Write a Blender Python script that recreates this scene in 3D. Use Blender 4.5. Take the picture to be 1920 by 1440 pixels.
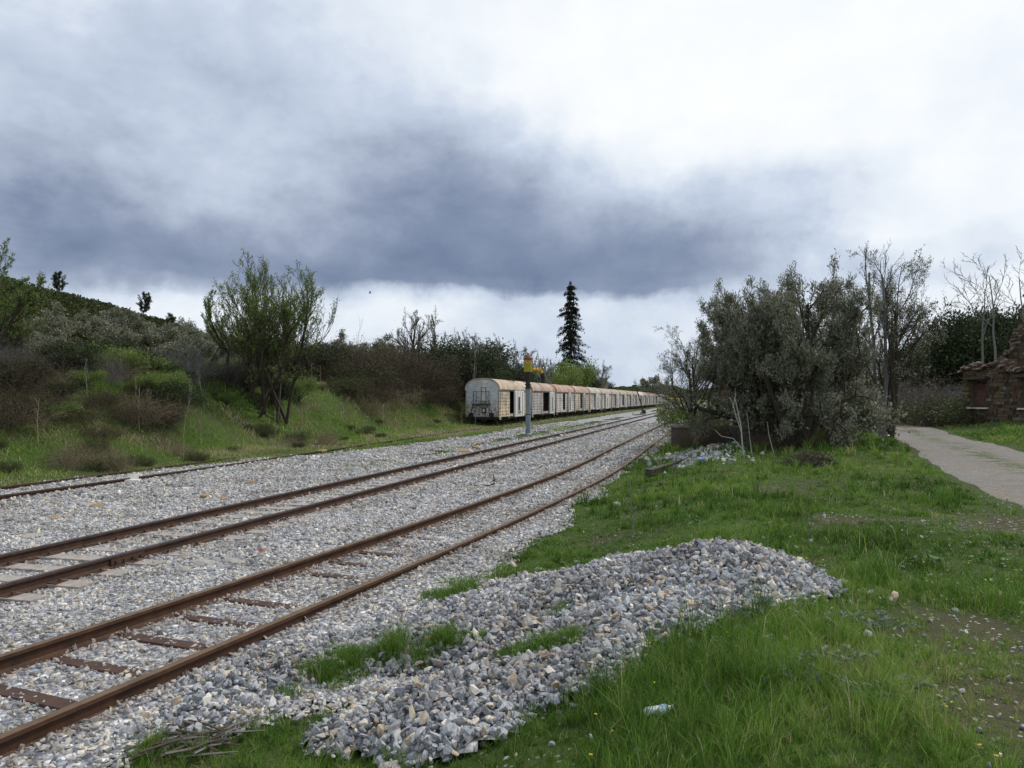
import bpy, math, random
import numpy as np
from mathutils import Vector, Matrix

for o in list(bpy.data.objects):
    bpy.data.objects.remove(o)
S = bpy.context.scene
COL = S.collection
R = math.radians
EYE = 2.1            # eye above the rail heads (z = 0 is the rail head)
F = 1400.0           # focal length in pixels of the 1920-wide photo

# ------------------------------------------------------------------ camera
cam = bpy.data.cameras.new('camera'); cam.sensor_width = 36; cam.lens = 36*F/1920
cam.clip_start = 0.1; cam.clip_end = 9000
co = bpy.data.objects.new('camera', cam); COL.objects.link(co)
co.location = (0, 0, EYE); co.rotation_euler = (R(90)+math.atan(28/F), 0, 0)
S.camera = co

# ------------------------------------------------------------------ sun
SUN_AZ, SUN_EL = 62.0, 50.0       # azimuth from the view direction towards the right
sl = bpy.data.lights.new('sun', 'SUN'); sl.energy = 2.5; sl.angle = R(10); sl.color = (1.0, .955, .89)
so = bpy.data.objects.new('sun', sl); COL.objects.link(so)
sd = Vector((math.sin(R(SUN_AZ))*math.cos(R(SUN_EL)), math.cos(R(SUN_AZ))*math.cos(R(SUN_EL)), math.sin(R(SUN_EL))))
so.rotation_euler = (-sd).to_track_quat('-Z', 'Y').to_euler(); so.location = (30, 30, 60)

# ------------------------------------------------------------------ view
S.view_settings.view_transform = 'Standard'; S.view_settings.look = 'None'
S.view_settings.exposure = 0.0; S.view_settings.gamma = 1.0
S.cycles.max_bounces = 6; S.cycles.diffuse_bounces = 3; S.cycles.transparent_max_bounces = 8
S.cycles.transmission_bounces = 3; S.cycles.glossy_bounces = 2
S.cycles.use_adaptive_sampling = True
S.cycles.adaptive_threshold = 0.015

def lin(c):
    return tuple((v/255/12.92 if v/255 <= .04045 else ((v/255+.055)/1.055)**2.4) for v in c)

# ------------------------------------------------------------------ node helper
class NT:
    def __init__(s, tree):
        s.t = tree; s.t.nodes.clear()
    def n(s, ty, **kw):
        nd = s.t.nodes.new(ty)
        ins = kw.pop('i', {})
        for k, v in kw.items(): setattr(nd, k, v)
        for k, v in ins.items(): s.set(nd, k, v)
        return nd
    def set(s, nd, k, v):
        sk = nd.inputs[k]
        if isinstance(v, bpy.types.NodeSocket): s.t.links.new(v, sk)
        elif isinstance(v, bpy.types.Node): s.t.links.new(v.outputs[0], sk)
        else:
            if hasattr(sk.default_value, '__len__') and len(sk.default_value) == 4 and len(v) == 3: v = tuple(v)+(1,)
            sk.default_value = v
    def m(s, op, a, b=None, c=None, clamp=False):
        nd = s.t.nodes.new('ShaderNodeMath'); nd.operation = op; nd.use_clamp = clamp
        for k, v in enumerate((a, b, c)):
            if v is not None: s.set(nd, k, v)
        return nd.outputs[0]
    def mix(s, f, a, b, mode='MIX'):
        nd = s.t.nodes.new('ShaderNodeMix'); nd.data_type = 'RGBA'; nd.blend_type = mode
        s.set(nd, 0, f); s.set(nd, 6, a); s.set(nd, 7, b)
        return nd.outputs[2]
    def ramp(s, f, stops, interp='LINEAR'):
        nd = s.t.nodes.new('ShaderNodeValToRGB'); cr = nd.color_ramp; cr.interpolation = interp
        while len(cr.elements) > 1: cr.elements.remove(cr.elements[-1])
        cr.elements[0].position = stops[0][0]; c = stops[0][1]
        cr.elements[0].color = tuple(c)+(1,) if hasattr(c, '__len__') else (c, c, c, 1)
        for p, c in stops[1:]:
            e = cr.elements.new(p); e.color = tuple(c)+(1,) if hasattr(c, '__len__') else (c, c, c, 1)
        s.set(nd, 0, f)
        return nd.outputs[0]
    def noise(s, vec, scale, detail=4, rough=.55, dist=0.0, out=0):
        nd = s.n('ShaderNodeTexNoise', i={'Scale': scale, 'Detail': detail, 'Roughness': rough, 'Distortion': dist})
        if vec is not None: s.set(nd, 'Vector', vec)
        return nd.outputs[out]

# ------------------------------------------------------------------ world: broken cloud deck
PX = [0, 160, 320, 480, 640, 800, 960, 1120, 1280, 1440, 1600, 1760, 1920]
SKY = {   # brightness of the cloud deck, 0 slate .. 1 white, rows by height in the photo
 -120: [.80,.80,.80,.82,.86,.90,.93,.95,.97,.97,.97,.96,.95],
 40:  [.70,.66,.66,.72,.82,.90,.98,1.0,1.0,1.0,1.0,.98,.95],
 120: [.62,.60,.58,.64,.72,.82,.97,.98,1.0,1.0,1.0,.97,.93],
 200: [.54,.54,.55,.56,.60,.60,.88,1.0,1.0,1.0,.98,.95,.93],
 250: [.52,.50,.53,.53,.50,.46,.58,.93,.96,.97,.96,.95,.94],
 290: [.50,.48,.52,.50,.45,.38,.38,.80,.93,.90,.88,.94,.95],
 340: [.50,.46,.68,.50,.38,.30,.24,.48,.76,.68,.66,.88,.95],
 400: [.40,.36,.42,.44,.28,.20,.18,.26,.42,.50,.95,.95,.93],
 450: [.20,.14,.23,.26,.23,.13,.09,.10,.20,.38,.84,.86,.86],
 500: [.20,.17,.13,.14,.13,.06,.03,.05,.12,.26,.52,.66,.74],
 528: [.45,.42,.30,.22,.10,.04,.05,.12,.24,.30,.55,.72,.82],
 552: [.70,.76,.80,.72,.62,.62,.70,.78,.72,.46,.66,.82,.88],
 575: [.80,.85,.84,.84,.84,.82,.78,.76,.76,.62,.76,.84,.88],
 620: [.80,.84,.84,.84,.82,.78,.74,.72,.74,.74,.80,.86,.88],
 680: [.74,.76,.76,.76,.74,.70,.66,.66,.68,.70,.76,.80,.82],
 748: [.70,.70,.70,.70,.70,.66,.62,.62,.64,.68,.74,.78,.78]}
_ys = sorted(SKY); _g = np.array([SKY[y] for y in _ys])
def skyL(az, el):
    a = abs(az)
    if a > 90: return .72
    az2 = max(-34.4, min(34.4, az))
    x = 960+F*math.tan(R(az2)); y = 748-F*math.tan(R(min(el, 45)))/math.cos(R(az2))
    col = [np.interp(x, PX, _g[k]) for k in range(len(_ys))]
    v = float(np.interp(y, _ys, col))
    if el > 32: v = v*.4+.9*.6
    w = min(1, max(0, (a-34.4)/50))
    return v*(1-w)+.74*w
W = bpy.data.worlds.new('World'); S.world = W; W.use_nodes = True
N = NT(W.node_tree)
geo = N.n('ShaderNodeTexCoord').outputs['Generated']
wp1 = N.noise(geo, 4.5, 6, .6, out=1)
wp2 = N.noise(geo, 16.0, 6, .6, out=1)
def vm(op, a, b, scale=None):
    nd = N.n('ShaderNodeVectorMath', operation=op)
    N.set(nd, 0, a)
    if b is not None: N.set(nd, 1, b)
    if scale is not None: N.set(nd, 'Scale', scale)
    return nd.outputs[0]
w1 = vm('SCALE', vm('SUBTRACT', wp1, (.5, .5, .5)), None, .13)
w2 = vm('SCALE', vm('SUBTRACT', wp2, (.5, .5, .5)), None, .05)
wm = vm('MULTIPLY', vm('ADD', w1, w2), (1.5, 1.5, .55))
dirv = vm('NORMALIZE', vm('ADD', geo, wm), None)
sp = N.n('ShaderNodeSeparateXYZ', i={0: dirv})
az = N.m('MULTIPLY', N.m('ARCTAN2', sp.outputs[0], sp.outputs[1]), 180/math.pi)
el = N.m('MULTIPLY', N.m('ARCSINE', sp.outputs[2]), 180/math.pi)
azf = N.m('ADD', N.m('DIVIDE', az, 180.0), .5, clamp=True)    # -90..90 -> 0..1
azs = [-90, -60, -45, -36, -31, -27, -23, -19, -15.5, -12, -9, -6, -3, 0, 3, 6, 9, 12, 15, 18, 21, 24, 27, 31, 36, 45, 60, 90]
val = None; prev = None
for e in [0, 2.5, 5, 6.3, 7.2, 8.0, 8.8, 9.8, 11.5, 13.5, 15.5, 17.5, 20, 23, 27, 33, 50]:
    row = N.ramp(azf, [((a+90)/180, skyL(a, e)) for a in azs], 'EASE')
    if val is None: val = row
    else: val = N.mix(N.m('DIVIDE', N.m('SUBTRACT', el, prev), e-prev, clamp=True), val, row)
    prev = e
det = N.noise(vm('MULTIPLY', geo, (1, 1, 1.7)), 4.2, 8, .56, .15)
det2 = N.noise(vm('MULTIPLY', geo, (1, 1, 1.6)), 12.0, 8, .58, .1)
dd = N.m('ADD', N.m('MULTIPLY', N.m('SUBTRACT', det, .5), 1.25), N.m('MULTIPLY', N.m('SUBTRACT', det2, .5), .75))
amp = N.m('ADD', .22, N.m('MULTIPLY', N.m('SUBTRACT', 1.0, N.m('ABSOLUTE', N.m('SUBTRACT', N.m('MULTIPLY', val, 2.0), .9))), .55), clamp=True)
L = N.m('ADD', val, N.m('MULTIPLY', dd, amp), clamp=True)
cloud = N.ramp(L, [(0, lin((112, 128, 157))), (.2, lin((143, 156, 181))), (.45, lin((182, 194, 213))),
                   (.65, lin((204, 216, 234))), (.85, lin((236, 243, 251))), (1, (1.02, 1.04, 1.06))])
nish = N.n('ShaderNodeTexSky', sky_type='NISHITA', sun_disc=False, sun_elevation=R(SUN_EL), sun_rotation=R(SUN_AZ))
STR = 0.1
cl10 = N.mix(1.0, cloud, (1/STR,)*3, 'MULTIPLY')
skyc = N.mix(.96, nish.outputs[0], cl10)
bg = N.n('ShaderNodeBackground', i={'Color': skyc, 'Strength': STR})
wo = N.n('ShaderNodeOutputWorld', i={0: bg.outputs[0]})
W.cycles.sampling_method = 'MANUAL'; W.cycles.sample_map_resolution = 512

# ================================================================== numpy noise and terrain
def _h(ix, iy, seed):
    n = (ix.astype(np.int64)*374761393 + iy.astype(np.int64)*668265263 + seed*1442695041) & 0x7fffffff
    n = ((n ^ (n >> 13))*1274126177) & 0x7fffffff
    return ((n ^ (n >> 16)) & 0xffff)/65535.0
def vnoise(x, y, sc, seed=0):
    x = np.asarray(x, float)/sc; y = np.asarray(y, float)/sc
    ix = np.floor(x); iy = np.floor(y); fx = x-ix; fy = y-iy
    fx = fx*fx*(3-2*fx); fy = fy*fy*(3-2*fy)
    a = _h(ix, iy, seed); b = _h(ix+1, iy, seed); c = _h(ix, iy+1, seed); d = _h(ix+1, iy+1, seed)
    return (a*(1-fx)+b*fx)*(1-fy)+(c*(1-fx)+d*fx)*fy
def fbm(x, y, sc, seed=0, o=4):
    v = 0; a = .5; t = 0
    for k in range(o):
        v = v+a*vnoise(x, y, sc/2**k, seed+k*17); t += a; a *= .5
    return v/t
def ss(x, a, b):
    t = np.clip((np.asarray(x, float)-a)/(b-a), 0, 1); return t*t*(3-2*t)

TH = R(15.45); SN, CS = math.sin(TH), math.cos(TH)     # the main line heads off 15.45 deg to the right
def st(x, y): return x*SN+y*CS, x*CS-y*SN                # along-track, across-track
def xy(s, t): return s*SN+t*CS, s*CS-t*SN

# road edges (left, right) as functions of y
RY = [-5, 5, 11, 18, 27, 38, 50, 62, 80, 120]
RL = [9.5, 7.6, 7.7, 10.3, 14.2, 18.6, 23.5, 27.5, 30.0, 38.]
RR = [17., 13.2, 13.2, 14.8, 17.8, 22.3, 27.6, 31.2, 33.6, 42.]
def road_d(x, y):     # >0 inside the road, metres from the nearer edge
    l = np.interp(y, RY, RL); r = np.interp(y, RY, RR)
    return np.minimum(x-l, r-x)

CTS = [-10, 5.3, 9, 13, 17, 22, 35, 60, 400]; CTT = [-4.0-1.0, -4.95, -4.5, -4.15, -3.87, -3.8, -3.72, -3.78, -3.78]
def H(x, y):
    x = np.asarray(x, float); y = np.asarray(y, float)
    s, t = st(x, y)
    n1 = fbm(x, y, 7, 3); n2 = fbm(x, y, 1.6, 9, 3); n3 = fbm(x, y, 25, 31, 3)
    z = -.165+(n2-.5)*.05
    # right plateau
    edge = -2.75+(n1-.5)*.7
    up = ss(t, edge+.1, edge+3.4)
    far = ss(s, 60, 140)
    lo = np.exp(-((np.abs(t+8.6))/1.5)**6)*ss(n2, .38, .6)*.034*(1-ss(s, 25, 40))
    ct = np.interp(s, CTS, CTT)
    z = z-.031*np.exp(-(np.abs(t-ct)/.62)**4)*ss(n2, .43, .64)*(1-ss(s, 11, 18))
    z = z-lo+.055*np.exp(-((t+3.3)/.75)**2)*ss(s, 4, 9)+.02*np.exp(-((t+4.0)/.5)**2)
    z = z+up*(.54*(1-far*.5)+(n1-.5)*.22+(n2-.5)*.05)
    r = x-np.interp(y, RY, RR)
    z = z+up*ss(r, .2, 5)*(.55+(n1-.5)*.3)
    z = z-up*.05*ss(road_d(x, y), -.3, .6)
    hump = np.exp(-(((x-10.2)/3.2)**2+((y-26.5)/4.5)**2))
    z = z+hump*.12
    # bank on the left
    foot = -18.9-(n1-.5)*1.6-ss(s, 45, 75)*1.2
    hb = 3.15*(1-.45*ss(s, 80, 190))+(n3-.5)*.8
    b = ss(-t, -foot, -foot+6.2)
    z = z+b*(hb+(n1-.5)*.5)+b*(n2-.5)*.16
    z = z+.055*np.clip(-t-26, 0, 60)*b
    z = z+.12*ss(-t, 16.0, 18.5)
    z = z*(1-ss(np.hypot(x, y), 900, 2500))+ss(np.hypot(x, y), 900, 2500)*0.0
    return z

# ballast heaps beside the line: (x, y, rx, ry, rot, h)
def G(px, py, z=0.0):     # pixel of the photo -> ground point at height z
    d = (EYE-z)*F/(py-748.0); return ((px-960)/F*d, d)
BUMPS_A = [(1.75, 7.4, 1.07, .8, -.1, .34), (.9, 7.4, 1.0, .8, .1, .30), (.1, 7.5, .95, .75, .3, .24), (-.5, 6.85, 1.0, .6, .4, .17), (.9, 6.3, .9, .55, .2, .20), (.5, 5.75, .6, .42, .6, .15), (2.3, 7.0, .65, .52, 0, .17), (1.5, 6.5, .8, .45, 0, .18), (.1, 6.5, .8, .45, .2, .15), (.35, 8.3, .9, .55, .1, .20), (1.2, 8.2, .9, .5, 0, .24)]
BUMPS_B = [(-.35, 5.10, .72, .46, .25, .23), (.25, 5.28, .58, .38, .2, .18), (-.88, 5.02, .45, .32, .25, .14), (-.38, 4.66, .42, .30, .1, .12)]
BUMPS_C = [(-1.75, 6.3, 1.0, .42, .75, .10), (-2.1, 5.3, .5, .35, .7, .06)]
def heap(x, y, L):
    v = 0
    for bx, by, rx, ry, rot, h in L:
        c, s = math.cos(rot), math.sin(rot)
        u = ((x-bx)*c+(y-by)*s)/rx; w = (-(x-bx)*s+(y-by)*c)/ry
        d = u*u+w*w
        v = np.maximum(v, h*np.clip(1-d*.62, 0, None)**.9) if isinstance(v, int) is False else h*np.clip(1-d*.62, 0, None)**.9
    n = fbm(x, y, .55, 77, 3)
    return v*(0.75+.5*n)
def HA(x, y): return heap(x, y, BUMPS_A)
def HB(x, y): return heap(x, y, BUMPS_B)
def HC(x, y): return heap(x, y, BUMPS_C)
def HH(x, y): return H(x, y)+np.maximum(np.maximum(HA(x, y), HB(x, y)), HC(x, y))
def GH(px, py, fn=None):     # photo pixel -> point where the line of sight meets the ground
    z = 0.
    for _ in range(40):
        gx_, gy_ = G(px, py, z); z = z*.5+.5*float((fn or HH)(np.array([gx_]), np.array([gy_]))[0])
    return G(px, py, z)
def hz(x, y): return float(H(np.array([x]), np.array([y]))[0])

def ballast_mask(x, y):
    s, t = st(x, y)
    n = fbm(x, y, 2.2, 5, 4)-.5
    le = -16.9+n*1.6+ss(s, 21, 33)*2.2; re_ = -2.9+n*1.2-.70*(1-ss(s, 4.3, 5.1))+1.9*np.exp(-((s-6.4)/.95)**2)
    m = ss(t, le-.4, le+.5)*(1-ss(t, re_, re_+.45))
    # weeds strip left of the main line
    w = np.exp(-((t+11.3-(n*2))/.75)**2)*ss(s, 18, 30)*ss(fbm(x, y, 3.5, 55), .38, .55)
    return m*(1-.85*w)

# ================================================================== mesh helpers
def mesh_np(name, V, Fc, mats, attrs=None, smooth=False, mi=None):
    me = bpy.data.meshes.new(name)
    V = np.ascontiguousarray(V, np.float32); Fc = np.ascontiguousarray(Fc, np.int32)
    k = Fc.shape[1]; m = len(Fc)
    me.vertices.add(len(V)); me.vertices.foreach_set('co', V.ravel())
    me.loops.add(m*k); me.loops.foreach_set('vertex_index', Fc.ravel())
    me.polygons.add(m); me.polygons.foreach_set('loop_start', np.arange(0, m*k, k, dtype=np.int32))
    me.polygons.foreach_set('loop_total', np.full(m, k, np.int32))
    me.polygons.foreach_set('use_smooth', np.full(m, bool(smooth)))
    if mi is not None: me.polygons.foreach_set('material_index', np.ascontiguousarray(mi, np.int32))
    for a, d in (attrs or {}).items():
        at = me.attributes.new(a, 'FLOAT', 'POINT'); at.data.foreach_set('value', np.ascontiguousarray(d, np.float32))
    for mt in (mats if isinstance(mats, (list, tuple)) else [mats]): me.materials.append(mt)
    me.update(calc_edges=True); me.validate(verbose=False) if False else None
    return me
def ob(name, me, parent=None, label=None, cat=None, group=None, kind=None, loc=None, rz=0, sc=None):
    o = bpy.data.objects.new(name, me); COL.objects.link(o)
    if parent is not None: o.parent = parent
    if label: o['label'] = label
    if cat: o['category'] = cat
    if group: o['group'] = group
    if kind: o['kind'] = kind
    if loc is not None: o.location = loc
    if rz: o.rotation_euler = (0, 0, rz)
    if sc is not None: o.scale = (sc,)*3 if isinstance(sc, (int, float)) else sc
    return o
def thing(name, label, cat, loc, rz=0, group=None, sc=None):
    return ob(name, None, None, label, cat, group, None, loc, rz, sc)
def dup(root, loc, rz=0, sc=None, label=None, group=None):
    r = root.copy(); COL.objects.link(r); r.location = loc; r.rotation_euler = (0, 0, rz)
    if sc is not None: r.scale = (sc,)*3 if isinstance(sc, (int, float)) else sc
    if label: r['label'] = label
    if group: r['group'] = group
    for ch in list(root.children):
        c = ch.copy(); COL.objects.link(c); c.parent = r
        for g in ch.children:
            d = g.copy(); COL.objects.link(d); d.parent = c
    return r

class MB:   # small hand-built meshes: boxes, tubes, lathes, prisms
    def __init__(s): s.v = []; s.f = []; s.mi = []
    def add(s, vs, fs, m=0):
        b = len(s.v); s.v += [tuple(v) for v in vs]
        for f in fs: s.f.append([b+i for i in f]); s.mi.append(m)
        return s
    def box(s, x0, x1, y0, y1, z0, z1, m=0, rot=None, jit=0, rng=None):
        vs = [Vector((x, y, z)) for x in (x0, x1) for y in (y0, y1) for z in (z0, z1)]
        if jit: vs = [v+Vector([rng.uniform(-jit, jit) for _ in range(3)]) for v in vs]
        if rot is not None:
            c = Vector(((x0+x1)/2, (y0+y1)/2, (z0+z1)/2)); vs = [rot @ (v-c)+c for v in vs]
        return s.add(vs, [(0, 1, 3, 2), (4, 6, 7, 5), (0, 4, 5, 1), (2, 3, 7, 6), (0, 2, 6, 4), (1, 5, 7, 3)], m)
    def tube(s, pts, r, n=8, m=0, cap=True):
        pts = [Vector(p) for p in pts]; rs = r if isinstance(r, (list, tuple)) else [r]*len(pts)
        rings = []
        for k, p in enumerate(pts):
            d = (pts[min(k+1, len(pts)-1)]-pts[max(k-1, 0)]).normalized()
            a = d.cross(Vector((0, 0, 1)) if abs(d.z) < .9 else Vector((1, 0, 0))).normalized(); b = d.cross(a)
            rings.append([p+(a*math.cos(2*math.pi*j/n)+b*math.sin(2*math.pi*j/n))*rs[k] for j in range(n)])
        vs = [v for rg in rings for v in rg]; fs = []
        for k in range(len(pts)-1):
            for j in range(n): fs.append((k*n+j, k*n+(j+1) % n, (k+1)*n+(j+1) % n, (k+1)*n+j))
        if cap: fs.append(tuple(range(n))[::-1]); fs.append(tuple((len(pts)-1)*n+j for j in range(n)))
        return s.add(vs, fs, m)
    def lathe(s, prof, cx=0, cy=0, n=20, m=0):   # prof [(r,z)]
        vs = []; fs = []
        for r, z in prof:
            for j in range(n): vs.append((cx+r*math.cos(2*math.pi*j/n), cy+r*math.sin(2*math.pi*j/n), z))
        for k in range(len(prof)-1):
            for j in range(n): fs.append((k*n+j, k*n+(j+1) % n, (k+1)*n+(j+1) % n, (k+1)*n+j))
        fs.append(tuple(range(n))[::-1]); fs.append(tuple((len(prof)-1)*n+j for j in range(n)))
        return s.add(vs, fs, m)
    def prism(s, poly, y0, y1, m=0):     # poly in x,z extruded along y
        n = len(poly); vs = [(x, y0, z) for x, z in poly]+[(x, y1, z) for x, z in poly]
        fs = [tuple(range(n)), tuple(range(n, 2*n))[::-1]]+[(j, j+n, (j+1) % n+n, (j+1) % n) for j in range(n)]
        return s.add(vs, fs, m)
    def mesh(s, name, mats, smooth=False):
        me = bpy.data.meshes.new(name); me.from_pydata([tuple(v) for v in s.v], [], s.f)
        for mt in (mats if isinstance(mats, (list, tuple)) else [mats]): me.materials.append(mt)
        me.polygons.foreach_set('material_index', s.mi)
        me.polygons.foreach_set('use_smooth', [bool(smooth)]*len(s.f))
        if smooth:
            try: me.set_sharp_from_angle(angle=R(40))
            except Exception: pass
        me.update(); return me

# ================================================================== materials
def mat(name):
    m = bpy.data.materials.new(name); m.use_nodes = True
    return m, NT(m.node_tree)
def finish(N, col, rough=.8, bump=None, bstr=.4, bdist=.02, metal=0, spec=.3):
    b = N.n('ShaderNodeBsdfPrincipled', i={'Base Color': col, 'Roughness': rough, 'Metallic': metal, 'Specular IOR Level': spec})
    if bump is not None:
        bp = N.n('ShaderNodeBump', i={'Height': bump, 'Strength': bstr, 'Distance': bdist})
        N.set(b, 'Normal', bp.outputs[0])
    N.n('ShaderNodeOutputMaterial', i={0: b.outputs[0]})
    return b
def attr(N, a): return N.n('ShaderNodeAttribute', attribute_name=a).outputs['Fac']

GREY = [(0, (.09, .10, .12)), (.08, (.17, .19, .23)), (.2, (.30, .32, .37)), (.36, (.40, .41, .45)), (.50, (.50, .50, .50)), (.62, (.36, .38, .44)),
        (.70, (.72, .71, .69)), (.82, (.62, .58, .50)), (.87, (.48, .38, .26)), (.915, (.34, .35, .39)), (.97, (.84, .83, .80))]
HEAPC = [(0, (.05, .06, .08)), (.10, (.12, .135, .17)), (.24, (.20, .225, .28)), (.42, (.29, .315, .375)), (.58, (.38, .39, .42)), (.67, (.24, .265, .325)),
         (.76, (.46, .40, .31)), (.83, (.36, .27, .18)), (.88, (.42, .43, .47)), (.965, (.68, .66, .62))]
def stone_mat(name, pal, k=1.0):
    m, N = mat(name)
    pal = [(p, (c[0]*k*.96, c[1]*k*.91, c[2]*k*.82)) for p, c in pal]
    c = N.ramp(attr(N, 'rnd'), pal, 'CONSTANT')
    tc = N.n('ShaderNodeTexCoord').outputs['Object']
    n = N.noise(tc, 60, 3, .6)
    c = N.mix(N.m('MULTIPLY', N.ramp(n, [(.35, 0), (.7, 1)]), .45), c, (.62*k, .61*k, .60*k))
    c = N.mix(.9, c, N.ramp(N.noise(tc, .8, 4, .6), [(.34, (.62, .59, .55)), (.56, (1, 1, 1))]), 'MULTIPLY')
    c = N.mix(N.m('MULTIPLY', attr(N, 'rust'), .55), c, (.17, .105, .06))
    finish(N, c, .78, n, .35, .01, spec=.35); return m
M_STONE = stone_mat('ballast stone', GREY)
M_HEAP = stone_mat('heap stone', HEAPC, 1.12)
def ballast_sheet_mat(name):
    m, N = mat(name)
    tc = N.n('ShaderNodeTexCoord').outputs['Object']
    v = N.n('ShaderNodeTexVoronoi', i={'Vector': tc, 'Scale': 17.0, 'Randomness': 1.0})
    sep = N.n('ShaderNodeSeparateColor', i={0: v.outputs['Color']})
    c = N.ramp(sep.outputs[0], GREY, 'CONSTANT')
    c = N.mix(N.m('MULTIPLY', N.ramp(v.outputs['Distance'], [(.35, 0), (.75, 1)]), .75), c, (.07, .07, .07))
    big = N.noise(tc, .35, 4, .6)
    c = N.mix(N.ramp(big, [(.52, 0), (.72, .45)]), c, (.17, .15, .11))
    inv = N.m('SUBTRACT', 1.0, v.outputs['Distance'])
    finish(N, c, .85, inv, .8, .04, spec=.2); return m
M_BED = ballast_sheet_mat('ballast bed')
def ground_mat():
    m, N = mat('ground soil and turf')
    tc = N.n('ShaderNodeTexCoord').outputs['Object']
    a = N.noise(tc, .5, 6, .65); b = N.noise(tc, 9, 5, .7); f = N.noise(tc, 45, 3, .7)
    g = N.mix(b, (.026, .050, .012), (.080, .125, .026))
    soil = N.mix(b, (.050, .044, .026), (.125, .105, .070))
    c = N.mix(N.ramp(a, [(.46, 0), (.66, 1)]), g, N.mix(.5, soil, (.045, .05, .02)))
    c = N.mix(N.ramp(attr(N, 'soil'), [(.35, 0), (.95, .8)]), c, soil)
    c = N.mix(attr(N, 'yellow'), c, N.mix(b, (.20, .19, .03), (.40, .33, .05)))
    # scattered pale grit
    v = N.n('ShaderNodeTexVoronoi', i={'Vector': tc, 'Scale': 28.0})
    sp = N.n('ShaderNodeSeparateColor', i={0: v.outputs['Color']})
    grit = N.m('MULTIPLY', N.m('GREATER_THAN', sp.outputs[0], .90), N.m('LESS_THAN', v.outputs['Distance'], .38))
    c = N.mix(N.m('MULTIPLY', grit, attr(N, 'soil')), c, (.5, .48, .44))
    finish(N, c, .95, N.m('ADD', b, f), .7, .05, spec=.1); return m
M_GROUND = ground_mat()
def road_mat():
    m, N = mat('gravel road')
    tc = N.n('ShaderNodeTexCoord').outputs['Object']
    a = N.noise(tc, .9, 5, .6); b = N.noise(tc, 22, 5, .75)
    c = N.mix(b, (.13, .12, .11), (.26, .245, .228))
    c = N.mix(N.ramp(a, [(.46, 0), (.62, .8)]), c, (.20, .165, .12))
    c = N.mix(N.ramp(N.noise(tc, 3.5, 5, .7), [(.35, .45), (.5, 0)]), c, (.085, .078, .07))
    c = N.mix(N.m('MULTIPLY', attr(N, 'mid'), N.ramp(N.noise(tc, 1.6, 5, .7), [(.46, 0), (.56, 1)])), c, (.07, .095, .03))
    v = N.n('ShaderNodeTexVoronoi', i={'Vector': tc, 'Scale': 30.0})
    sp = N.n('ShaderNodeSeparateColor', i={0: v.outputs['Color']})
    c = N.mix(N.m('MULTIPLY', N.m('GREATER_THAN', sp.outputs[0], .88), N.m('LESS_THAN', v.outputs['Distance'], .4)), c, (.40, .39, .37))
    finish(N, c, .93, b, .6, .03, spec=.15); return m
M_ROAD = road_mat()
def foliage_mat(name, stops, trans=.35, rough=.6, spec=.25, back=None):
    m, N = mat(name)
    c = N.ramp(attr(N, 'tint'), stops)
    if back is not None:
        g = N.n('ShaderNodeNewGeometry').outputs['Backfacing']
        c = N.mix(g, c, N.mix(.6, c, back))
    p = N.n('ShaderNodeBsdfPrincipled', i={'Base Color': c, 'Roughness': rough, 'Specular IOR Level': spec})
    tr = N.n('ShaderNodeBsdfTranslucent', i={'Color': c})
    mx = N.n('ShaderNodeMixShader', i={0: trans, 1: p.outputs[0], 2: tr.outputs[0]})
    N.n('ShaderNodeOutputMaterial', i={0: mx.outputs[0]}); return m
M_GRASS = foliage_mat('grass blades', [(0, (.036, .082, .012)), (.28, (.085, .175, .022)), (.52, (.16, .285, .042)), (.74, (.25, .34, .07)), (.86, (.29, .27, .10)), (1, (.45, .39, .24))], .42, .5)
M_OLIVE = foliage_mat('olive leaves', [(0, (.060, .068, .032)), (.5, (.135, .145, .080)), (.85, (.25, .255, .17)), (1, (.50, .50, .41))], .22, .45, .4, back=(.31, .31, .24))
M_GREENL = foliage_mat('spring leaves', [(0, (.07, .11, .025)), (.5, (.16, .22, .055)), (1, (.30, .37, .12))], .4)
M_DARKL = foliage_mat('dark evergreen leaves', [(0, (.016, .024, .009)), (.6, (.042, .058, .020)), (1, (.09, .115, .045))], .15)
M_PALEL = foliage_mat('grey buds', [(0, (.10, .10, .07)), (.5, (.20, .20, .15)), (1, (.36, .36, .28))], .3)
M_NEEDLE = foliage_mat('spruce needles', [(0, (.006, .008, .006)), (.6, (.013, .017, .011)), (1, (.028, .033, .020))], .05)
M_HILLL = foliage_mat('hill scrub', [(0, (.030, .040, .015)), (.6, (.065, .080, .030)), (1, (.13, .14, .06))], .1, .8, .1)
M_BRBL = foliage_mat('bramble leaves', [(0, (.045, .026, .016)), (.25, (.075, .045, .028)), (.45, (.085, .070, .035)), (.65, (.055, .075, .022)), (1, (.10, .14, .045))], .25)
M_GLAUC = foliage_mat('glaucous leaves', [(0, (.09, .13, .075)), (1, (.21, .25, .18))], .2)
M_FLOWER = foliage_mat('yellow petals', [(0, (.7, .5, .02)), (1, (.85, .65, .04))], .3)
def bark(name, a, b, sc=14):
    m, N = mat(name)
    tc = N.n('ShaderNodeTexCoord').outputs['Object']
    n = N.noise(N.n('ShaderNodeMapping', i={0: tc, 3: (1, 1, .25)}).outputs[0], sc, 5, .7)
    finish(N, N.mix(n, a, b), .9, n, .6, .03, spec=.1); return m
M_BARK = bark('dark bark', (.030, .024, .018), (.10, .085, .065))
M_BARKG = bark('grey bark', (.10, .095, .085), (.26, .245, .22))
M_BARKP = bark('pale bark', (.28, .26, .23), (.52, .50, .45))
M_TWIG = bark('purple brown twigs', (.052, .042, .032), (.135, .112, .088))
M_TWIGG = bark('grey twigs', (.11, .10, .10), (.24, .225, .22))
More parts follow.
